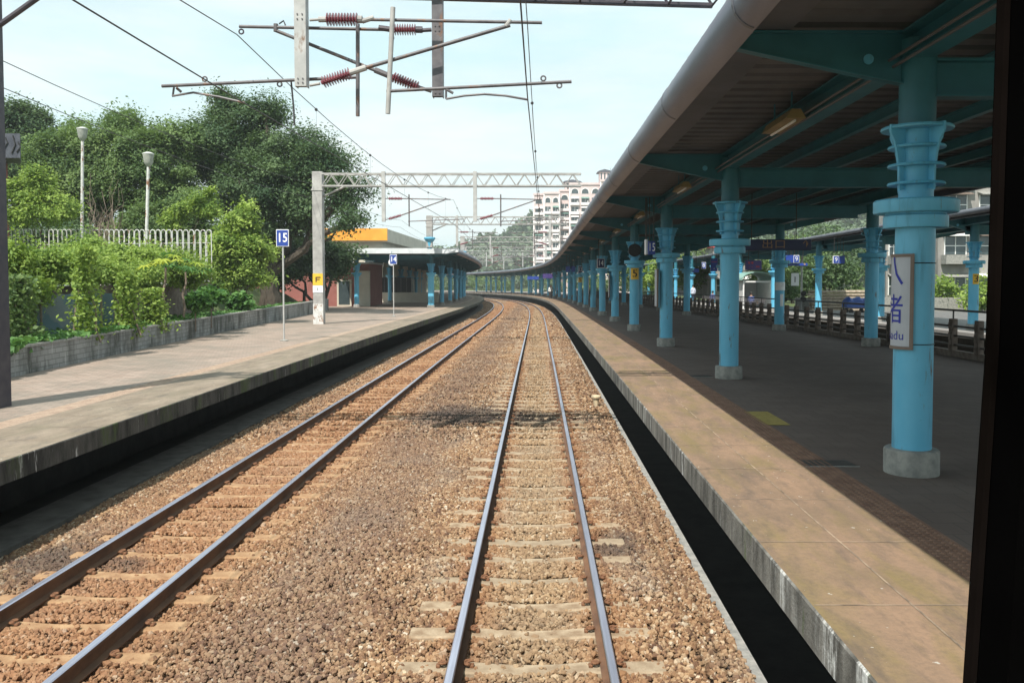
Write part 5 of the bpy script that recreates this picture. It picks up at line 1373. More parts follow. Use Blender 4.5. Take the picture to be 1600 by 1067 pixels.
# bare dead shrub
root = empty('dead_shrub', (px(165, 390, 40)[0], 40, gz(-20, 40)), 'bare grey leafless shrub between the two globe lamps', 'dead shrub')
m_ = MB(); b0 = Vector((px(160, 380, 40)[0], 40, gz(-20, 40)))
for i in range(26):
    e = px(150 + random.uniform(-22, 45), random.uniform(268, 340), 40 + random.uniform(-1, 1)); limb(m_, b0, e, .03, .006, .12, 6)
    mid = b0.lerp(Vector(e), .6); limb(m_, mid, mid + Vector((random.uniform(-.7, .7), 0, random.uniform(.4, 1))), .012, .004, .1, 3)
m_.build('branches', 'dry_stick', root)

# planter wall, soil, retaining wall with mural
def wallrun(name, pts, h0, h1, thick, mat, label, cat, parts=None):
    m_ = MB()
    for (x0, y0), (x1, y1) in zip(pts[:-1], pts[1:]):
        d = Vector((x1 - x0, y1 - y0, 0)).normalized(); nn = Vector((-d.y, d.x, 0)) * thick
        m_.add([(x0, y0, h0), (x1, y1, h0), (x1 + nn.x, y1 + nn.y, h0), (x0 + nn.x, y0 + nn.y, h0), (x0, y0, h1), (x1, y1, h1), (x1 + nn.x, y1 + nn.y, h1), (x0 + nn.x, y0 + nn.y, h1)], [(0, 1, 2, 3), (4, 7, 6, 5), (0, 4, 5, 1), (1, 5, 6, 2), (2, 6, 7, 3), (3, 7, 4, 0)])
    o = m_.build(name, mat); tag(o, label, cat); return o
pts = [(pl_off(s), s) for s in np.linspace(9, 58, 8)]
o = wallrun('planter_wall', pts, PH - .4, PH + .55, .22, 'planter_brick', 'low grey painted brick planter wall along the back of the platform', 'planter wall')
pc = [(p[0] + .03, p[1]) for p in pts]
cap = MB()
for (x0, y0), (x1, y1) in zip(pc[:-1], pc[1:]):
    cap.add([(x0, y0, PH + .551), (x1, y1, PH + .551), (x1 - .28, y1, PH + .551), (x0 - .28, y0, PH + .551), (x0, y0, PH + .60), (x1, y1, PH + .60), (x1 - .28, y1, PH + .60), (x0 - .28, y0, PH + .60)], [(0, 1, 2, 3), (4, 7, 6, 5), (0, 4, 5, 1), (1, 5, 6, 2), (2, 6, 7, 3), (3, 7, 4, 0)])
cap.build('coping', 'footing_concrete', o)
m_ = MB(); m_.add([(pl_off(8) - .2, 8, 1.2), (pl_off(58) - .2, 58, 1.1), (-24, 58, 1.1), (-24, 8, 1.2)], [(0, 1, 2, 3)])
tag(m_.build('planter_soil', 'soil', origin=(0, 0, 0)), kind='structure')
rp = [(pl_off(9) - 2.3, 9), (pl_off(24) - 2.1, 24), (pl_off(36) - 1.6, 36)]
o = wallrun('retaining_wall', rp, .8, 2.55, .3, 'fence_concrete', 'dark retaining wall under the creepers behind the planter', 'wall')
m0 = Vector((pl_off(15.5) - 2.22 + .02, 15.5, 0)); 
a = px(58, 500, 21); b = px(176, 500, 23.4)
mu = empty('mural_panel', ((a[0] + b[0]) / 2, 22, 1.2), 'faded grey and teal painted panel leaning under the creepers', 'painted panel')
m_ = MB(); m_.add([(a[0], 21.0, 1.2), (b[0], 23.4, 1.2), (b[0], 23.4, 2.35), (a[0], 21.0, 2.35), (a[0], 21.06, 1.2), (b[0], 23.46, 1.2), (b[0], 23.46, 2.35), (a[0], 21.06, 2.35)], [(0, 1, 2, 3), (4, 7, 6, 5), (0, 4, 5, 1), (1, 5, 6, 2), (2, 6, 7, 3), (3, 7, 4, 0)]); m_.build('board', 'mural', mu)
MB().tube((b[0] - .1, 23.0, 1.1), (b[0] - .1, 23.0, 2.4), .03).build('stake', 'dry_stick', mu); MB().tube((a[0] + .1, 21.0, 1.1), (a[0] + .1, 21.0, 2.4), .03).build('stake', 'dry_stick', mu)

# hooped fence
p0 = px(327, 400, 36); root = empty('hooped_fence', (p0[0], 36, 2.4), 'pale metal fence of tall hooped bars above the overgrown bank', 'fence')
k = 0; x = p0[0]; y = 36.0
while k < 72:
    zt = 4.85 + 0.012 * k; zb = 2.75 if k < 3 else 2.3; w = .10
    pts = [(x - w, y, zb)] + [(x + w * math.cos(t), y, zt - w + w * math.sin(t)) for t in np.linspace(math.pi, 0, 7)] + [(x + w, y, zb)]
    if k < 2: pts += [(x + w * math.cos(t), y, zb - w * math.sin(t)) for t in np.linspace(0.3, math.pi, 6)]
    MB().path(pts, .022, 6).build('hoop', 'chipped_white', root)
    x -= 0.39 * .84; y += 0.39 * .54 * 0.9; k += 1
m_ = MB()
for z in (3.0, 4.3): m_.tube((p0[0], 36.04, z), (x, y + .04, z + .4), .014, n=6)
m_.build('rail', 'chipped_white', root)

# globe lamps on tall peeling posts
def globe_lamp(x, ytop, ybot, d, label, lean=0):
    t_ = px(x, ytop + 14, d); b_ = px(x - lean, ybot, d)
    root = empty('globe_lamp', (b_[0], d, gz(b_[0], d)), label, 'lamp post', 'globe lamps on the bank')
    MB().tube((b_[0], d, gz(b_[0], d) - .2), (t_[0], d, t_[2]), .085, .07, n=12).build('post', 'chipped_white', root, smooth=True)
    m_ = MB().lathe([(.07, t_[2] - .12), (.15, t_[2] - .02), (.20, t_[2] + .08), (.24, t_[2] + .42), (.25, t_[2] + .46)], (t_[0], d), 18); m_.build('shade', 'globe', root, smooth=True)
    MB().lathe([(.26, t_[2] + .46), (.27, t_[2] + .50), (.10, t_[2] + .56)], (t_[0], d), 18).build('cap', 'white_paint', root, smooth=True)
globe_lamp(129, 203, 420, 42, 'taller globe lamp on a peeling white post, left one', 2)
globe_lamp(232, 243, 420, 39.5, 'shorter globe lamp on a rust-streaked post, right one', 6)

# small house with dark tiled roof peeping at the left edge
a = px(-40, 210, 40); b = px(36, 248, 40); gx = gz(-26, 40)
root = empty('brick_house', (a[0], 42, gx), 'brick house with a cracked dark roof at the left edge', 'house')
MB().box(a[0] - 6, px(13, 300, 41.6)[0], 40.4, 41.6, gx - .3, b[2]).build('wall', 'pink_wall', root)
m_ = MB(); m_.add([(a[0] - 6, 39.8, a[2]), (b[0], 39.8, a[2] + .0), (b[0], 39.8, b[2]), (a[0] - 6, 39.8, b[2]), (a[0] - 6, 41.8, a[2]), (b[0] - 1.2, 41.8, a[2]), (b[0] - 1.2, 41.8, b[2]), (a[0] - 6, 41.8, b[2])], [(0, 1, 2, 3), (4, 7, 6, 5), (0, 4, 5, 1), (1, 5, 6, 2), (2, 6, 7, 3), (3, 7, 4, 0)])
rf = m_.build('roof', 'roof_tile_dark', root)
m_ = MB()
for x_, y0, y1 in ((8, 215, 232), (20, 212, 240), (28, 222, 238), (2, 228, 245)): m_.path([px(x_, y0, 39.77), px(x_ + 4, (y0 + y1) / 2, 39.77), px(x_ - 2, y1, 39.77)], .03, 4)
m_.build('crack', 'black', rf)

# ------------------------------------------------------------------ far hill and woods beyond the bend
def wooded_hill(name, prof, d0, depth, n, leaf, mat, seed):
    """a ridge: prof is (photo x, photo y of crest); the wooded slope faces the line"""
    xs_ = np.array([p[0] for p in prof], float); ys_ = np.array([p[1] for p in prof], float)
    N = n; u = rng.random(N); v = rng.random(N) ** 0.8
    X = (xs_[0] + (xs_[-1] - xs_[0]) * u); crest = np.interp(X, xs_, ys_)
    d = d0 + depth * v
    zc_ = CAMZ + (437 - crest) / 1310 * (d0 + depth)
    wx = (X - 840) / 1310 * (d0 + depth * 0.5)
    z = -2 + (zc_ + 2) * (v ** 0.8) + vnoise(wx, d, 0.12, seed) * leaf * 5 + rng.normal(0, leaf * .6, N)
    C = np.stack([wx, d, z], 1)
    T = np.clip(vnoise(wx, d * .5 + z, 0.22, seed + 1) * .9 + rng.normal(0, .15, N), 0, 1)
    # solid ground under the trees
    gx_ = np.linspace(xs_[0], xs_[-1], 50); gv = np.linspace(0, 1, 12); V_ = []
    for v_ in gv:
        for x_ in gx_:
            cr_ = np.interp(x_, xs_, ys_); zz = CAMZ + (437 - cr_) / 1310 * (d0 + depth); V_.append(((x_ - 840) / 1310 * (d0 + depth * .5), d0 + depth * v_, -2.5 + (zz + 2) * v_ ** .8))
    V_ += [(a_, b_ + 40, -4) for a_, b_, c_ in V_[-50:]]
    idx = np.arange(13 * 50).reshape(13, 50); F_ = np.stack([idx[:-1, :-1].ravel(), idx[:-1, 1:].ravel(), idx[1:, 1:].ravel(), idx[1:, :-1].ravel()], 1)
    tag(np_mesh('hill', np.array(V_), F_, 'meadow', origin=(0, 0, 0)), kind='structure')
    leaves(name, C, leaf, mat, None, .6, aspect=.8, tint=T, kind='stuff')
wooded_hill('hillside_woods', [(640, 425), (700, 412), (742, 400), (768, 388), (790, 378), (815, 372), (835, 366), (870, 362), (960, 360), (1040, 372)], 380, 140, 52000, 2.6, 'leaf_far', 1)
wooded_hill('hillside_woods', [(1040, 395), (1120, 380), (1200, 368), (1280, 352), (1360, 350), (1450, 330), (1560, 320), (1700, 330)], 230, 110, 32000, 2.0, 'leaf_far', 5)
# green line of shrubs beyond the outer bend
for k in range(14):
    s = 150 + k * 9
    q = P(26 + (k % 3) * 2, s, 0); h = 2.2 + (k * 37 % 10) * .22
    tree('trackside_tree', (q[0], q[1], q[2] - .6), [(q[0], q[1], q[2] + h, 3.4, 3.2, 2.2), (q[0] + 2.5, q[1] + 1, q[2] + h * .8, 2.4, 2.4, 1.8)], 1500, .5, 'leaf_mid' if k % 2 else 'leaf_far', '%s rounded tree of the row behind the outer bend' % (ORD[k] if k else 'first'), 'tree', 'trees behind the outer bend', .18, 1.0)

# ------------------------------------------------------------------ pink apartment tower
def tower():
    D = 285; k = D / 1310
    x0 = (835 - 840) * k; x1 = (975 - 840) * k
    base = -6
    root = empty('apartment_tower', ((x0 + x1) / 2, D, base), 'tall pale pink apartment tower with arched top windows above the canopy', 'apartment building')
    # stepped facade: bays at growing height to the right
    fl = 3.05
    bays = [(834, 850, 306, 288), (850, 874, 304, 284), (874, 890, 300, 287.5), (890, 938, 290, 281), (938, 985, 285, 278)]
    for (a, b, yt, d) in bays:
        X0 = (a - 840) * d / 1310; X1 = (b - 840) * d / 1310; zt = CAMZ + (437 - yt) / 1310 * d
        w = MB(); w.box(X0, X1, d, d + 16, base, zt)
        w.box(X0 - .15, X1 + .15, d - .35, d + 16.2, zt, zt + .7)
        wl = w.build('wall', 'tower_wall', root)
        nb = max(1, int(round((X1 - X0) / 3.3))); bw = (X1 - X0) / nb
        for j in range(nb):
            cx_ = X0 + bw * (j + .5)
            for r_ in range(9):
                z1 = zt - 1.2 - r_ * fl; z0_ = z1 - 1.75
                if z0_ < -1: break
                hw = bw * .36
                if r_ == 0:
                    poly = [(cx_ - hw, z0_)] + [(cx_ + hw * math.cos(t), z1 - hw + hw * math.sin(t)) for t in np.linspace(math.pi, 0, 9)] + [(cx_ + hw, z0_)]
                    wi = MB().prism(poly, 'y', d - .03, d - .004).build('window', 'dark_glass', root)
                    rim = MB().path([(x_, d - .08, z_) for x_, z_ in poly], .14, 5).build('frame', 'tower_trim', wi)
                else:
                    wi = MB().box(cx_ - hw, cx_ + hw, d - .03, d - .004, z0_, z1).build('window', 'dark_glass', root)
                    bal = MB().box(cx_ - hw - .25, cx_ + hw + .25, d - .9, d - .032, z0_ - .75, z0_ + .12).build('balcony', 'tower_trim', wi)
                    if (j * 7 + r_ * 5 + int(a)) % 3: MB().add([(cx_ - hw - .1, d - .035, z1 + .25), (cx_ + hw + .1, d - .035, z1 + .25), (cx_ + hw + .1, d - 1.1, z1 - .3), (cx_ - hw - .1, d - 1.1, z1 - .3), (cx_ - hw - .1, d - .035, z1 + .15), (cx_ + hw + .1, d - .035, z1 + .15), (cx_ + hw + .1, d - 1.1, z1 - .4), (cx_ - hw - .1, d - 1.1, z1 - .4)], [(0, 1, 2, 3), (4, 7, 6, 5), (0, 4, 5, 1), (1, 5, 6, 2), (2, 6, 7, 3), (3, 7, 4, 0)]).build('awning', ('green_awning', 'tower_trim')[(j + r_) % 2], wi)
                    m_ = MB(); m_.box(cx_ - .05, cx_ + .05, d - .06, d - .032, z0_ + .12, z1); m_.box(cx_ + hw * .5, cx_ + hw * .9, d - .5, d - .032, z0_ + .3, z0_ + .8); m_.build('mullion', 'tower_trim', wi)
        for xx in (X0, X1):
            MB().box(xx - .22, xx + .22, d - .25, d - .005, base, zt - .02).build('pilaster', 'tower_trim', root)
    # roof houses with curved eaves
    for (a, b, yt, yb, d) in ((880, 908, 286, 300, 290), (934, 955, 270, 285, 284)):
        X0 = (a - 840) * d / 1310; X1 = (b - 840) * d / 1310; zt = CAMZ + (437 - yt) / 1310 * d; zb = CAMZ + (437 - yb) / 1310 * d
        rh = MB().box(X0 + .6, X1 - .6, d + .5, d + 6, zb, zt).build('roof_house', 'tower_wall', root)
        xm = (X0 + X1) / 2
        MB().prism([(X0 - .3, zt), (X1 + .3, zt), (X1 - .4, zt + .45), (xm, zt + .95), (X0 + .4, zt + .45)], 'y', d, d + 6.5).build('eaves', 'roof_tile_dark', rh)
        m_ = MB()
        for t in (.25, .5, .75): m_.box(X0 + (X1 - X0) * t - .25, X0 + (X1 - X0) * t + .25, d + .46, d + .498, zb + .6, zt - .3)
        m_.build('window', 'dark_glass', rh)
    MB().tube((25, 290, 30), (25, 290, 41), .05, n=5).build('antenna', 'steel_mid', root)
tower()

# ------------------------------------------------------------------ station building on the left
d = 84
a = px(470, 357, d); b = px(605, 376, d)
g0 = float(grade(84)) + PH
root = empty('station_building', (-20, 90, g0), 'cream station building with a bright orange roof band behind the left canopy', 'station building')
MB().box(-21, b[0] - .6, d + .8, 118, g0 - .5, b[2]).build('wall', 'cream_wall', root)
rf = MB().box(-21.5, b[0], d, d + .2, b[2], a[2]).build('orange_band', 'orange_panel', root)
m_ = MB(); m_.box(-21.5, b[0], d + .201, 119, b[2] - .12, b[2] + .02); m_.box(b[0] - .2, b[0], d + .201, 119, b[2] + .02, a[2] - .05); m_.build('roof', 'cream_wall', root)
for k in range(2):
    x = -20.4 + k * 3.0; w = MB().box(x, x + 1.8, d + .74, d + .798, b[2] - 2.4, b[2] - .9).build('window', 'dark_glass', root)
    m_ = MB(); m_.box(x - .08, x, d + .72, d + .8, b[2] - 2.5, b[2] - .8); m_.box(x + 1.8, x + 1.88, d + .72, d + .8, b[2] - 2.5, b[2] - .8); m_.box(x - .08, x + 1.88, d + .71, d + .8, b[2] - 2.6, b[2] - 2.5); m_.build('frame', 'white_paint', w)
# pink lean-to with a white framed door, beside the canopy
a = px(522, 412, 68); b = px(572, 412, 68); g0 = float(grade(68)) + PH
root = empty('pink_annex', (a[0], 69, g0), 'dark pink wall of an annex with a white door left of the canopy', 'annex')
MB().box(a[0] - 12, b[0], 69, 75, g0, a[2]).build('wall', 'pink_wall', root)
MB().box(a[0] - 12, b[0] + .1, 68.6, 75.2, a[2], a[2] + .12).build('roof', 'fascia_light', root)
c = px(536, 0, 69)[0]; dd = MB().box(c - .7, c + .5, 68.93, 68.996, g0, g0 + 2.2).build('door', 'cream_wall', root); MB().box(c - .55, c + .35, 68.9, 68.928, g0 + .15, g0 + 2.05).build('pane', 'dark_glass', dd)
c = px(556, 0, 69)[0]; MB().box(c - .2, c + 1.0, 68.6, 68.99, g0, g0 + 2.9).build('pier', 'cream_wall', root)
# low booth inside the left canopy
q = P(-11.3, 84, PH); root = empty('waiting_booth', q, 'low grey counter wall and dark booth under the left canopy', 'booth')
MB().box(q[0] - 4.2, q[0] + 1.6, q[1], q[1] + .3, q[2], q[2] + 1.0).build('counter', 'cream_wall', root)
m_ = MB().box(q[0] - 4.6, q[0] - 1.2, q[1] + .8, q[1] + 2.4, q[2], q[2] + 2.5).build('cabin', 'black_glossy', root)
m_ = MB()
for i in range(6): m_.box(q[0] - 4.5 + i * .56, q[0] - 4.45 + i * .56, q[1] + .77, q[1] + .798, q[2] + .2, q[2] + 2.4)
m_.build('glazing_bar', 'steel_mid', root)

# ------------------------------------------------------------------ town beyond the railing
def house(x0, x1, y0, y1, z0, floors, fh, wall, label, roof='footing_concrete', cols=4, name='apartment_block', balcony=True):
    root = empty(name, ((x0 + x1) / 2, y0, z0), label, 'apartment building')
    zt = z0 + floors * fh
    MB().box(x0, x1, y0, y1, z0, zt).build('wall', wall, root)
    MB().box(x0 - .2, x1 + .2, y0 - .3, y1 + .2, zt, zt + .5).build('parapet', roof, root)
    bw = (x1 - x0) / cols
    for f in range(floors):
        for j in range(cols):
            cx_ = x0 + bw * (j + .5); z = z0 + f * fh + 1.0
            wi = MB().box(cx_ - bw * .3, cx_ + bw * .3, y0 - .03, y0 - .004, z, z + 1.35).build('window', 'dark_glass', root)
            m_ = MB(); m_.box(cx_ - bw * .3 - .07, cx_ - bw * .3, y0 - .06, y0 - .003, z - .05, z + 1.4); m_.box(cx_ + bw * .3, cx_ + bw * .3 + .07, y0 - .06, y0 - .003, z - .05, z + 1.4); m_.box(cx_ - bw * .3, cx_ + bw * .3, y0 - .07, y0 - .031, z + .62, z + .68); m_.box(cx_ - .03, cx_ + .03, y0 - .065, y0 - .031, z, z + 1.35); m_.build('frame', 'white_paint', wi)
            m_ = MB().add([(cx_ - bw * .38, y0 - .005, z + 1.65), (cx_ + bw * .38, y0 - .005, z + 1.65), (cx_ + bw * .38, y0 - .8, z + 1.42), (cx_ - bw * .38, y0 - .8, z + 1.42), (cx_ - bw * .38, y0 - .005, z + 1.58), (cx_ + bw * .38, y0 - .005, z + 1.58), (cx_ + bw * .38, y0 - .8, z + 1.36), (cx_ - bw * .38, y0 - .8, z + 1.36)], [(0, 1, 2, 3), (4, 7, 6, 5), (0, 4, 5, 1), (1, 5, 6, 2), (2, 6, 7, 3), (3, 7, 4, 0)]); m_.build('awning', ('footing_concrete', 'white_paint', 'brown_frame')[(f + j) % 3], wi)
            if balcony and (f + j) % 2: MB().box(cx_ - bw * .42, cx_ + bw * .42, y0 - .9, y0 - .072, z - .75, z - .06).build('balcony', ('footing_concrete', 'grey_house')[j % 2], wi)
    return root
house(27.4, 29.6, 66, 68.5, .55, 4, 3.1, 'grey_house', 'weathered grey house seen between the name plate column and its neighbour', cols=2)
house(30.5, 43.5, 64, 66, .55, 4, 3.1, 'grey_house', 'weathered grey flats with awnings right of the name plate column', cols=5)
house(20, 27.5, 96, 108, .4, 2, 3.0, 'grey_house', 'low grey house with a red roof behind the trees', roof='red_roof', cols=3, name='red_roofed_house', balcony=False)
(lambda *a, **k: None)(36, 54, 110, 124, .4, 5, 3.1, 'cream_wall', 'cream flats farther back beyond the railing', cols=5)
# white wall along the road
o = MB().box(18.5, 44, 60, 60.2, .4, 1.45).build('pale_wall', 'footing_concrete'); tag(o, 'low pale wall along the road below the grey flats', 'wall')
o = MB().box(22.9, 60, 40, 58, .50, .56).build('road', 'road', origin=(0, 0, 0)); tag(o, kind='structure')
for i, (x, y, r_, h, mt, lb) in enumerate([(25.5, 74, 2.6, 3.4, 'leaf_dark', 'dark rounded tree behind the boxed number 9 sign'), (22.4, 78, 2.8, 3.6, 'leaf_mid', 'green tree left of the dark rounded tree'), (29.5, 61.2, 1.2, 1.7, 'leaf_bright', 'small yellow-green bush between the two grey houses'), (31.4, 58, 1.7, 1.7, 'leaf_bright', 'bright yellow-green bush before the grey flats'), (33.4, 59, 1.3, 1.1, 'leaf_bright', 'low bright bush right of the yellow-green one'), (27.4, 90, 3.5, 4.6, 'leaf_mid', 'tall green tree behind the red-roofed house'), (19.5, 68, 1.4, 1.6, 'leaf_dark', 'dark bush beside the signal post'), (20.6, 100, 3.5, 4.5, 'leaf_mid', 'broad tree beyond the shelter'), (16.5, 104, 3.0, 3.6, 'leaf_bright', 'light green tree far behind the shelter'), (33, 96, 4, 6, 'leaf_dark', 'large dark tree behind the grey flats'), (14.5, 118, 3.4, 3.8, 'leaf_mid', 'green tree far beyond the standing person'), (24.0, 62, 1.0, 1.0, 'leaf_mid', 'small green bush by the white wall')]):
    tree('roadside_tree' if r_ > 2 else 'roadside_bush', (x, y, .4), [(x, y, .4 + h, r_, r_, r_ * .8), (x + r_ * .7, y + .5, .4 + h * .75, r_ * .7, r_ * .7, r_ * .6), (x - r_ * .7, y - .3, .4 + h * .7, r_ * .7, r_ * .7, r_ * .6)], int(1500 * r_), .2 + r_ * .04, mt, lb, 'tree' if r_ > 2 else 'bush', 'trees and bushes by the road', .05 * r_, .5)
# timber pile
root = empty('timber_pile', (21.5, 62, .5), 'long pile of weathered poles stacked beyond the sunlit platform', 'timber pile')
for r_ in range(7):
    for j in range(3):
        y = 58.4 + j * .34; x0 = 19.2 + random.uniform(-.3, .3)
        MB().tube((x0, y, .62 + r_ * .21 + random.uniform(-.02, .02)), (x0 + 4.6 + random.uniform(-.5, .5), y + .1, .62 + r_ * .21 + random.uniform(-.03, .03)), .09, n=7).build('pole', 'wood_pile', root)
# blue tarpaulin cart
root = empty('covered_cart', (20.2, 53, PH), 'low cart under a blue tarpaulin before the timber pile', 'cart')
m_ = MB(); n = 7; vs = []
for j in range(n + 1):
    x = 19.6 + 1.5 * j / n; hh = .62 + .08 * math.sin(j * 2.1) - (.1 if j in (0, n) else 0)
    vs += [(x, 53, .95), (x, 53.05, .95 + hh * .7), (x, 53.3, .95 + hh), (x, 53.7, .95 + hh), (x, 53.95, .95 + hh * .7), (x, 54, .95)]
m_.add(vs, [(j * 6 + i, j * 6 + i + 1, j * 6 + 7 + i, j * 6 + 6 + i) for j in range(n) for i in range(5)] + [(0, 1, 2, 3, 4, 5), tuple(n * 6 + i for i in range(6))]); m_.build('tarpaulin', 'tarp_blue', root)
for x in (19.85, 20.85):
    for y in (53.05, 53.95): MB().tube((x, y - .03, .72), (x, y + .03, .72), .16, n=14).build('wheel', 'black', root)
MB().path([(21.1, 53.1, .95), (21.45, 53.1, 1.5), (21.45, 53.9, 1.5), (21.1, 53.9, .95)], .02, 6).build('handle', 'steel_mid', root)
# signal post with board
q = P(18.9, 60, .2); root = empty('signal_post', q, 'slim post with a white board and round dark signal discs', 'signal post')
MB().tube((q[0], q[1], q[2]), (q[0], q[1], q[2] + 4.6), .07, n=10).build('post', 'steel_light', root)
b_ = MB().bbox(q[0] - .75, q[0] - .2, q[1] - .05, q[1], q[2] + 2.3, q[2] + 3.2, .01).build('board', 'sign_white', root); MB().box(q[0] - .52, q[0] - .46, q[1] - .058, q[1] - .052, q[2] + 2.55, q[2] + 2.95).build('stripe', 'black', b_)
for z in (1.75, 1.35): MB().tube((q[0] + .12, q[1] - .12, q[2] + z), (q[0] + .12, q[1] - .02, q[2] + z), .2, n=18).build('disc', 'black', root)
# vaulted shelter on the sunlit platform
q = P(16.6, 62, PH); x0, y0, z0 = q[0] - 1.4, q[1], q[2]
root = empty('platform_shelter', (x0 + 1, y0, z0), 'white shelter with a green vaulted roof on the sunlit platform', 'shelter')
m_ = MB(); m_.box(x0, x0 + .1, y0, y0 + 4, z0, z0 + 2.1); m_.build('side_wall', 'white_paint', root)
m_ = MB(); m_.box(x0 + 2.0, x0 + 2.1, y0, y0 + 4, z0, z0 + 2.1); m_.build('side_wall', 'white_paint', root)
arc = [(x0 + 1.05 + 1.25 * math.cos(t), z0 + 2.1 + .65 * math.sin(t)) for t in np.linspace(math.pi, 0, 13)]; arc2 = [(x0 + 1.05 + 1.18 * math.cos(t), z0 + 2.1 + .58 * math.sin(t)) for t in np.linspace(0, math.pi, 13)]
MB().prism(arc + arc2, 'y', y0 - .3, y0 + 4.2).build('roof', 'shelter_roof', root)
MB().box(x0 + .1, x0 + 2.0, y0 + 3.9, y0 + 4, z0, z0 + 2.1).build('back_wall', 'tower_trim', root)
m_ = MB(); m_.box(x0 + .1, x0 + 2.0, y0 - .02, y0 + .03, z0 + 1.95, z0 + 2.05); m_.build('lintel', 'white_paint', root)

# bench rows and people
def figure_mat(name, skin, shirt, trousers, z_waist, z_neck):
    m, t, b = base_mat(name, 0.7)
    tc = t.nodes.new('ShaderNodeTexCoord'); sx = t.nodes.new('ShaderNodeSeparateXYZ'); t.links.new(tc.outputs['Object'], sx.inputs[0])
    a = t.nodes.new('ShaderNodeMath'); a.operation = 'GREATER_THAN'; a.inputs[1].default_value = z_waist; t.links.new(sx.outputs[2], a.inputs[0])
    c = mixc(t, a.outputs[0], trousers, shirt)
    a = t.nodes.new('ShaderNodeMath'); a.operation = 'GREATER_THAN'; a.inputs[1].default_value = z_neck; t.links.new(sx.outputs[2], a.inputs[0])
    c = mixc(t, a.outputs[0], c, skin)
    t.links.new(c, b.inputs['Base Color'])
def person(loc, rz, pose, shirt, trousers, label, h=1.70):
    """a single skinned body; pose 'stand', 'walk' or 'sit'"""
    J = {}; 
    seat = pose == 'sit'; z = 0.47 if seat else 0.92
    V = []; E = []; RR = []
    def v(p, r): V.append(Vector(p)); RR.append(r); return len(V) - 1
    def chain(i, pts):
        for p, r in pts: j = v(p, r); E.append((i, j)); i = j
        return i
    pel = v((0, 0, z), .13)
    lean = -.06 if seat else 0
    ch = chain(pel, [((0, lean * .5, z + .20), .125), ((0, lean, z + .42), .15)])
    nk = chain(ch, [((0, lean, z + .56), .055)])
    hd = chain(nk, [((0, lean + .01, z + .64), .07), ((0, lean + .02, z + .72), .092), ((0, lean + .01, z + .79), .075)])
    chain(hd - 1, [((0, lean + .11, z + .71), .02)])
    for sd_ in (-1, 1):
        sh = chain(ch, [((sd_ * .17, lean, z + .47), .06)])
        if seat: hnd = chain(sh, [((sd_ * .22, lean + .05, z + .22), .043), ((sd_ * .14, lean + .30, z + .12), .032), ((sd_ * .12, lean + .37, z + .11), .026)]); hp = V[hnd]; hd_ = Vector((0, .7, -.3))
        else: hnd = chain(sh, [((sd_ * .24, -.02, z + .22), .043), ((sd_ * .23, .05 * sd_, z - .03), .032), ((sd_ * .23, .06 * sd_, z - .10), .027)]); hp = V[hnd]; hd_ = Vector((0, .15, -1))
        for f in range(4):
            o = Vector((0, -.03 + .02 * f, 0)) if not seat else Vector((-.03 + .02 * f, 0, 0)); ln = (.07, .085, .08, .062)[f]
            chain(hnd, [(hp + o + hd_ * ln * .5, .009), (hp + o * 1.15 + hd_ * ln + Vector((-sd_ * .012, 0, 0)), .008)])
        chain(hnd, [(hp + Vector((-sd_ * .02, .04, -.02)), .010), (hp + Vector((-sd_ * .02, .05, -.05)), .009)])
        hip = chain(pel, [((sd_ * .10, 0, z - .06 if not seat else z), .095)])
        if seat: kn = chain(hip, [((sd_ * .13, .44, z + .03), .065), ((sd_ * .13, .46, .09), .045), ((sd_ * .13, .48, .04), .04), ((sd_ * .14, .62, .03), .032)])
        else:
            st_ = (.22 if pose == 'walk' else .02) * sd_
            chain(hip, [((sd_ * .10, st_ * .5 + .02, z * .53), .065), ((sd_ * .10, st_, .10), .043), ((sd_ * .10, st_, .04), .04), ((sd_ * .11, st_ + .14, .03), .032)])
    me = bpy.data.meshes.new('person'); me.from_pydata([tuple(p * (h / 1.72)) for p in V], E, [])
    ob = bpy.data.objects.new('person', me); COL.objects.link(ob)
    sk = ob.modifiers.new('skin', 'SKIN'); sv = me.skin_vertices[0].data
    for i, r in enumerate(RR): sv[i].radius = (r, r); sv[i].use_root = (i == 0)
    sb = ob.modifiers.new('sub', 'SUBSURF'); sb.levels = 1; sb.render_levels = 1
    nm = 'figure_%d' % len(bpy.data.materials)
    figure_mat(nm, (.42, .26, .19), shirt, trousers, z + .02, (z + .53) * h / 1.72)
    me.materials.append(MATS[nm]); ob.location = loc; ob.rotation_euler.z = rz; tag(ob, label, 'person'); ob['_o'] = [0, 0, 0]
    c = V[hd] * (h / 1.72)
    hm = MB(); n = 10
    for a_ in range(1):
        prof = [(.093, -.03), (.101, .0), (.098, .04), (.075, .075), (.03, .092)]
        hm.lathe([(r, z_ + c.z - .045) for r, z_ in prof], (c.x, c.y - .022), 14)
    hh = hm.build('hair', 'hair', ob, smooth=True)
    return ob
p = P(2.55, 104, PH); person(p, TH(104) + math.pi, 'walk', (.78, .78, .76), (.025, .02, .022), 'man in white shirt and dark trousers walking near the platform edge')
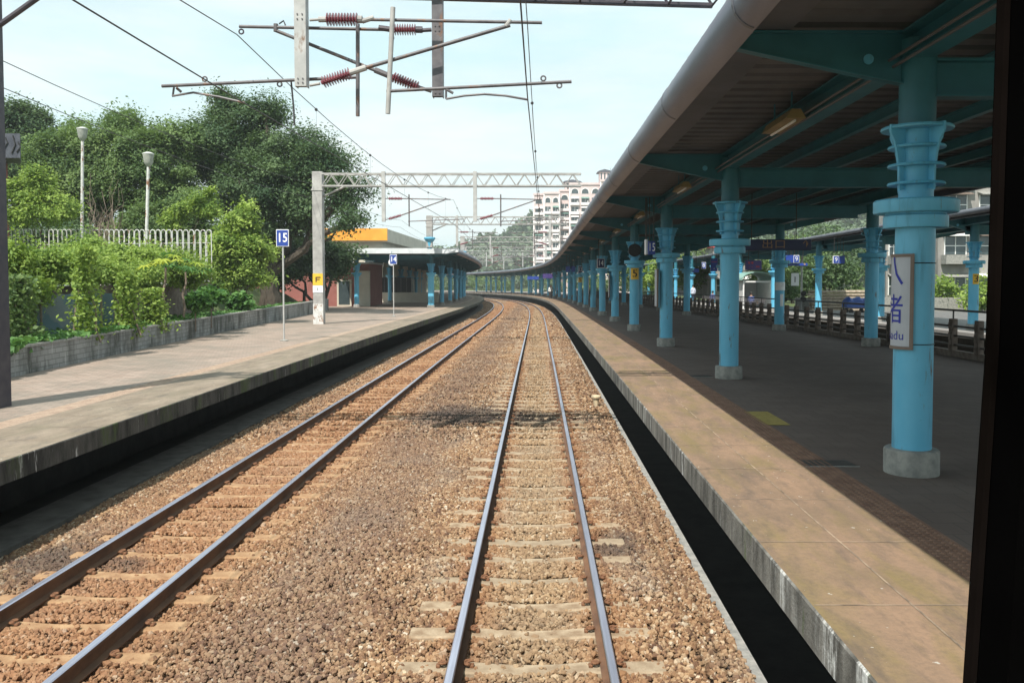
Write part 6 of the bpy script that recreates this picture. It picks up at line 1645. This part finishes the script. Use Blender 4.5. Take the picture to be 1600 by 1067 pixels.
p = P(3.4, 113, PH); person(p, TH(113) + 2.5, 'stand', (.02, .02, .03), (.02, .02, .02), 'person in black standing beyond the walking man')
p = P(5.2, 121, PH); person(p, TH(121) + 3.6, 'stand', (.30, .36, .5), (.03, .03, .05), 'person in pale blue top standing far along the bend')
p = px(1083, 460, 78); person((p[0], 78, PH + float(grade(78))), 0.4, 'stand', (.62, .66, .78), (.03, .03, .06), 'person in a pale shirt standing on the sunlit platform, back turned', 1.75)
def bench(x, y, label):
    z = PH + float(grade(y)); root = empty('platform_bench', (x, y, z), label, 'bench', 'benches on the sunlit platform')
    MB().bbox(x - .9, x + .9, y - .22, y + .2, z + .40, z + .45, .01).build('seat', 'steel_mid', root)
    m_ = MB()
    for i in range(4): m_.box(x - .9, x + .9, y - .28, y - .25, z + .50 + i * .10, z + .55 + i * .10)
    m_.build('backrest', 'steel_mid', root)
    for s_ in (-.75, .75): MB().path([(x + s_, y + .15, z), (x + s_, y + .12, z + .40), (x + s_, y - .22, z + .42), (x + s_, y - .27, z + .9)], .02, 6).build('leg', 'steel_mid', root)
for (xx, dd, lb, pl) in ((1178, 56, 'bench with the blue-clad sitter before the white shelter', 'person in a blue jacket seated before the white shelter, back turned'), (1117, 68, 'bench with the farther sitter on the sunlit platform', 'person in blue seated on the farther bench, back turned')):
    x = px(xx, 0, dd)[0]; bench(x, dd, lb); person((x, dd, PH + float(grade(dd)) + .0), 0, 'sit', (.05, .10, .32), (.04, .05, .12), pl)

# ------------------------------------------------------------------ the hazy air over the whole place
m = bpy.data.materials.new('haze_air'); m.use_nodes = True; t = m.node_tree; t.nodes.remove(t.nodes['Principled BSDF'])
pv = t.nodes.new('ShaderNodeVolumePrincipled'); pv.inputs['Color'].default_value = (0.86, 0.93, 0.95, 1); pv.inputs['Density'].default_value = 0.00045
t.links.new(pv.outputs[0], t.nodes['Material Output'].inputs['Volume']); MATS['haze_air'] = m
tag(MB().box(-910, 910, -110, 1210, -14, 78).build('haze', 'haze_air', origin=(0, 0, 0)), kind='stuff')
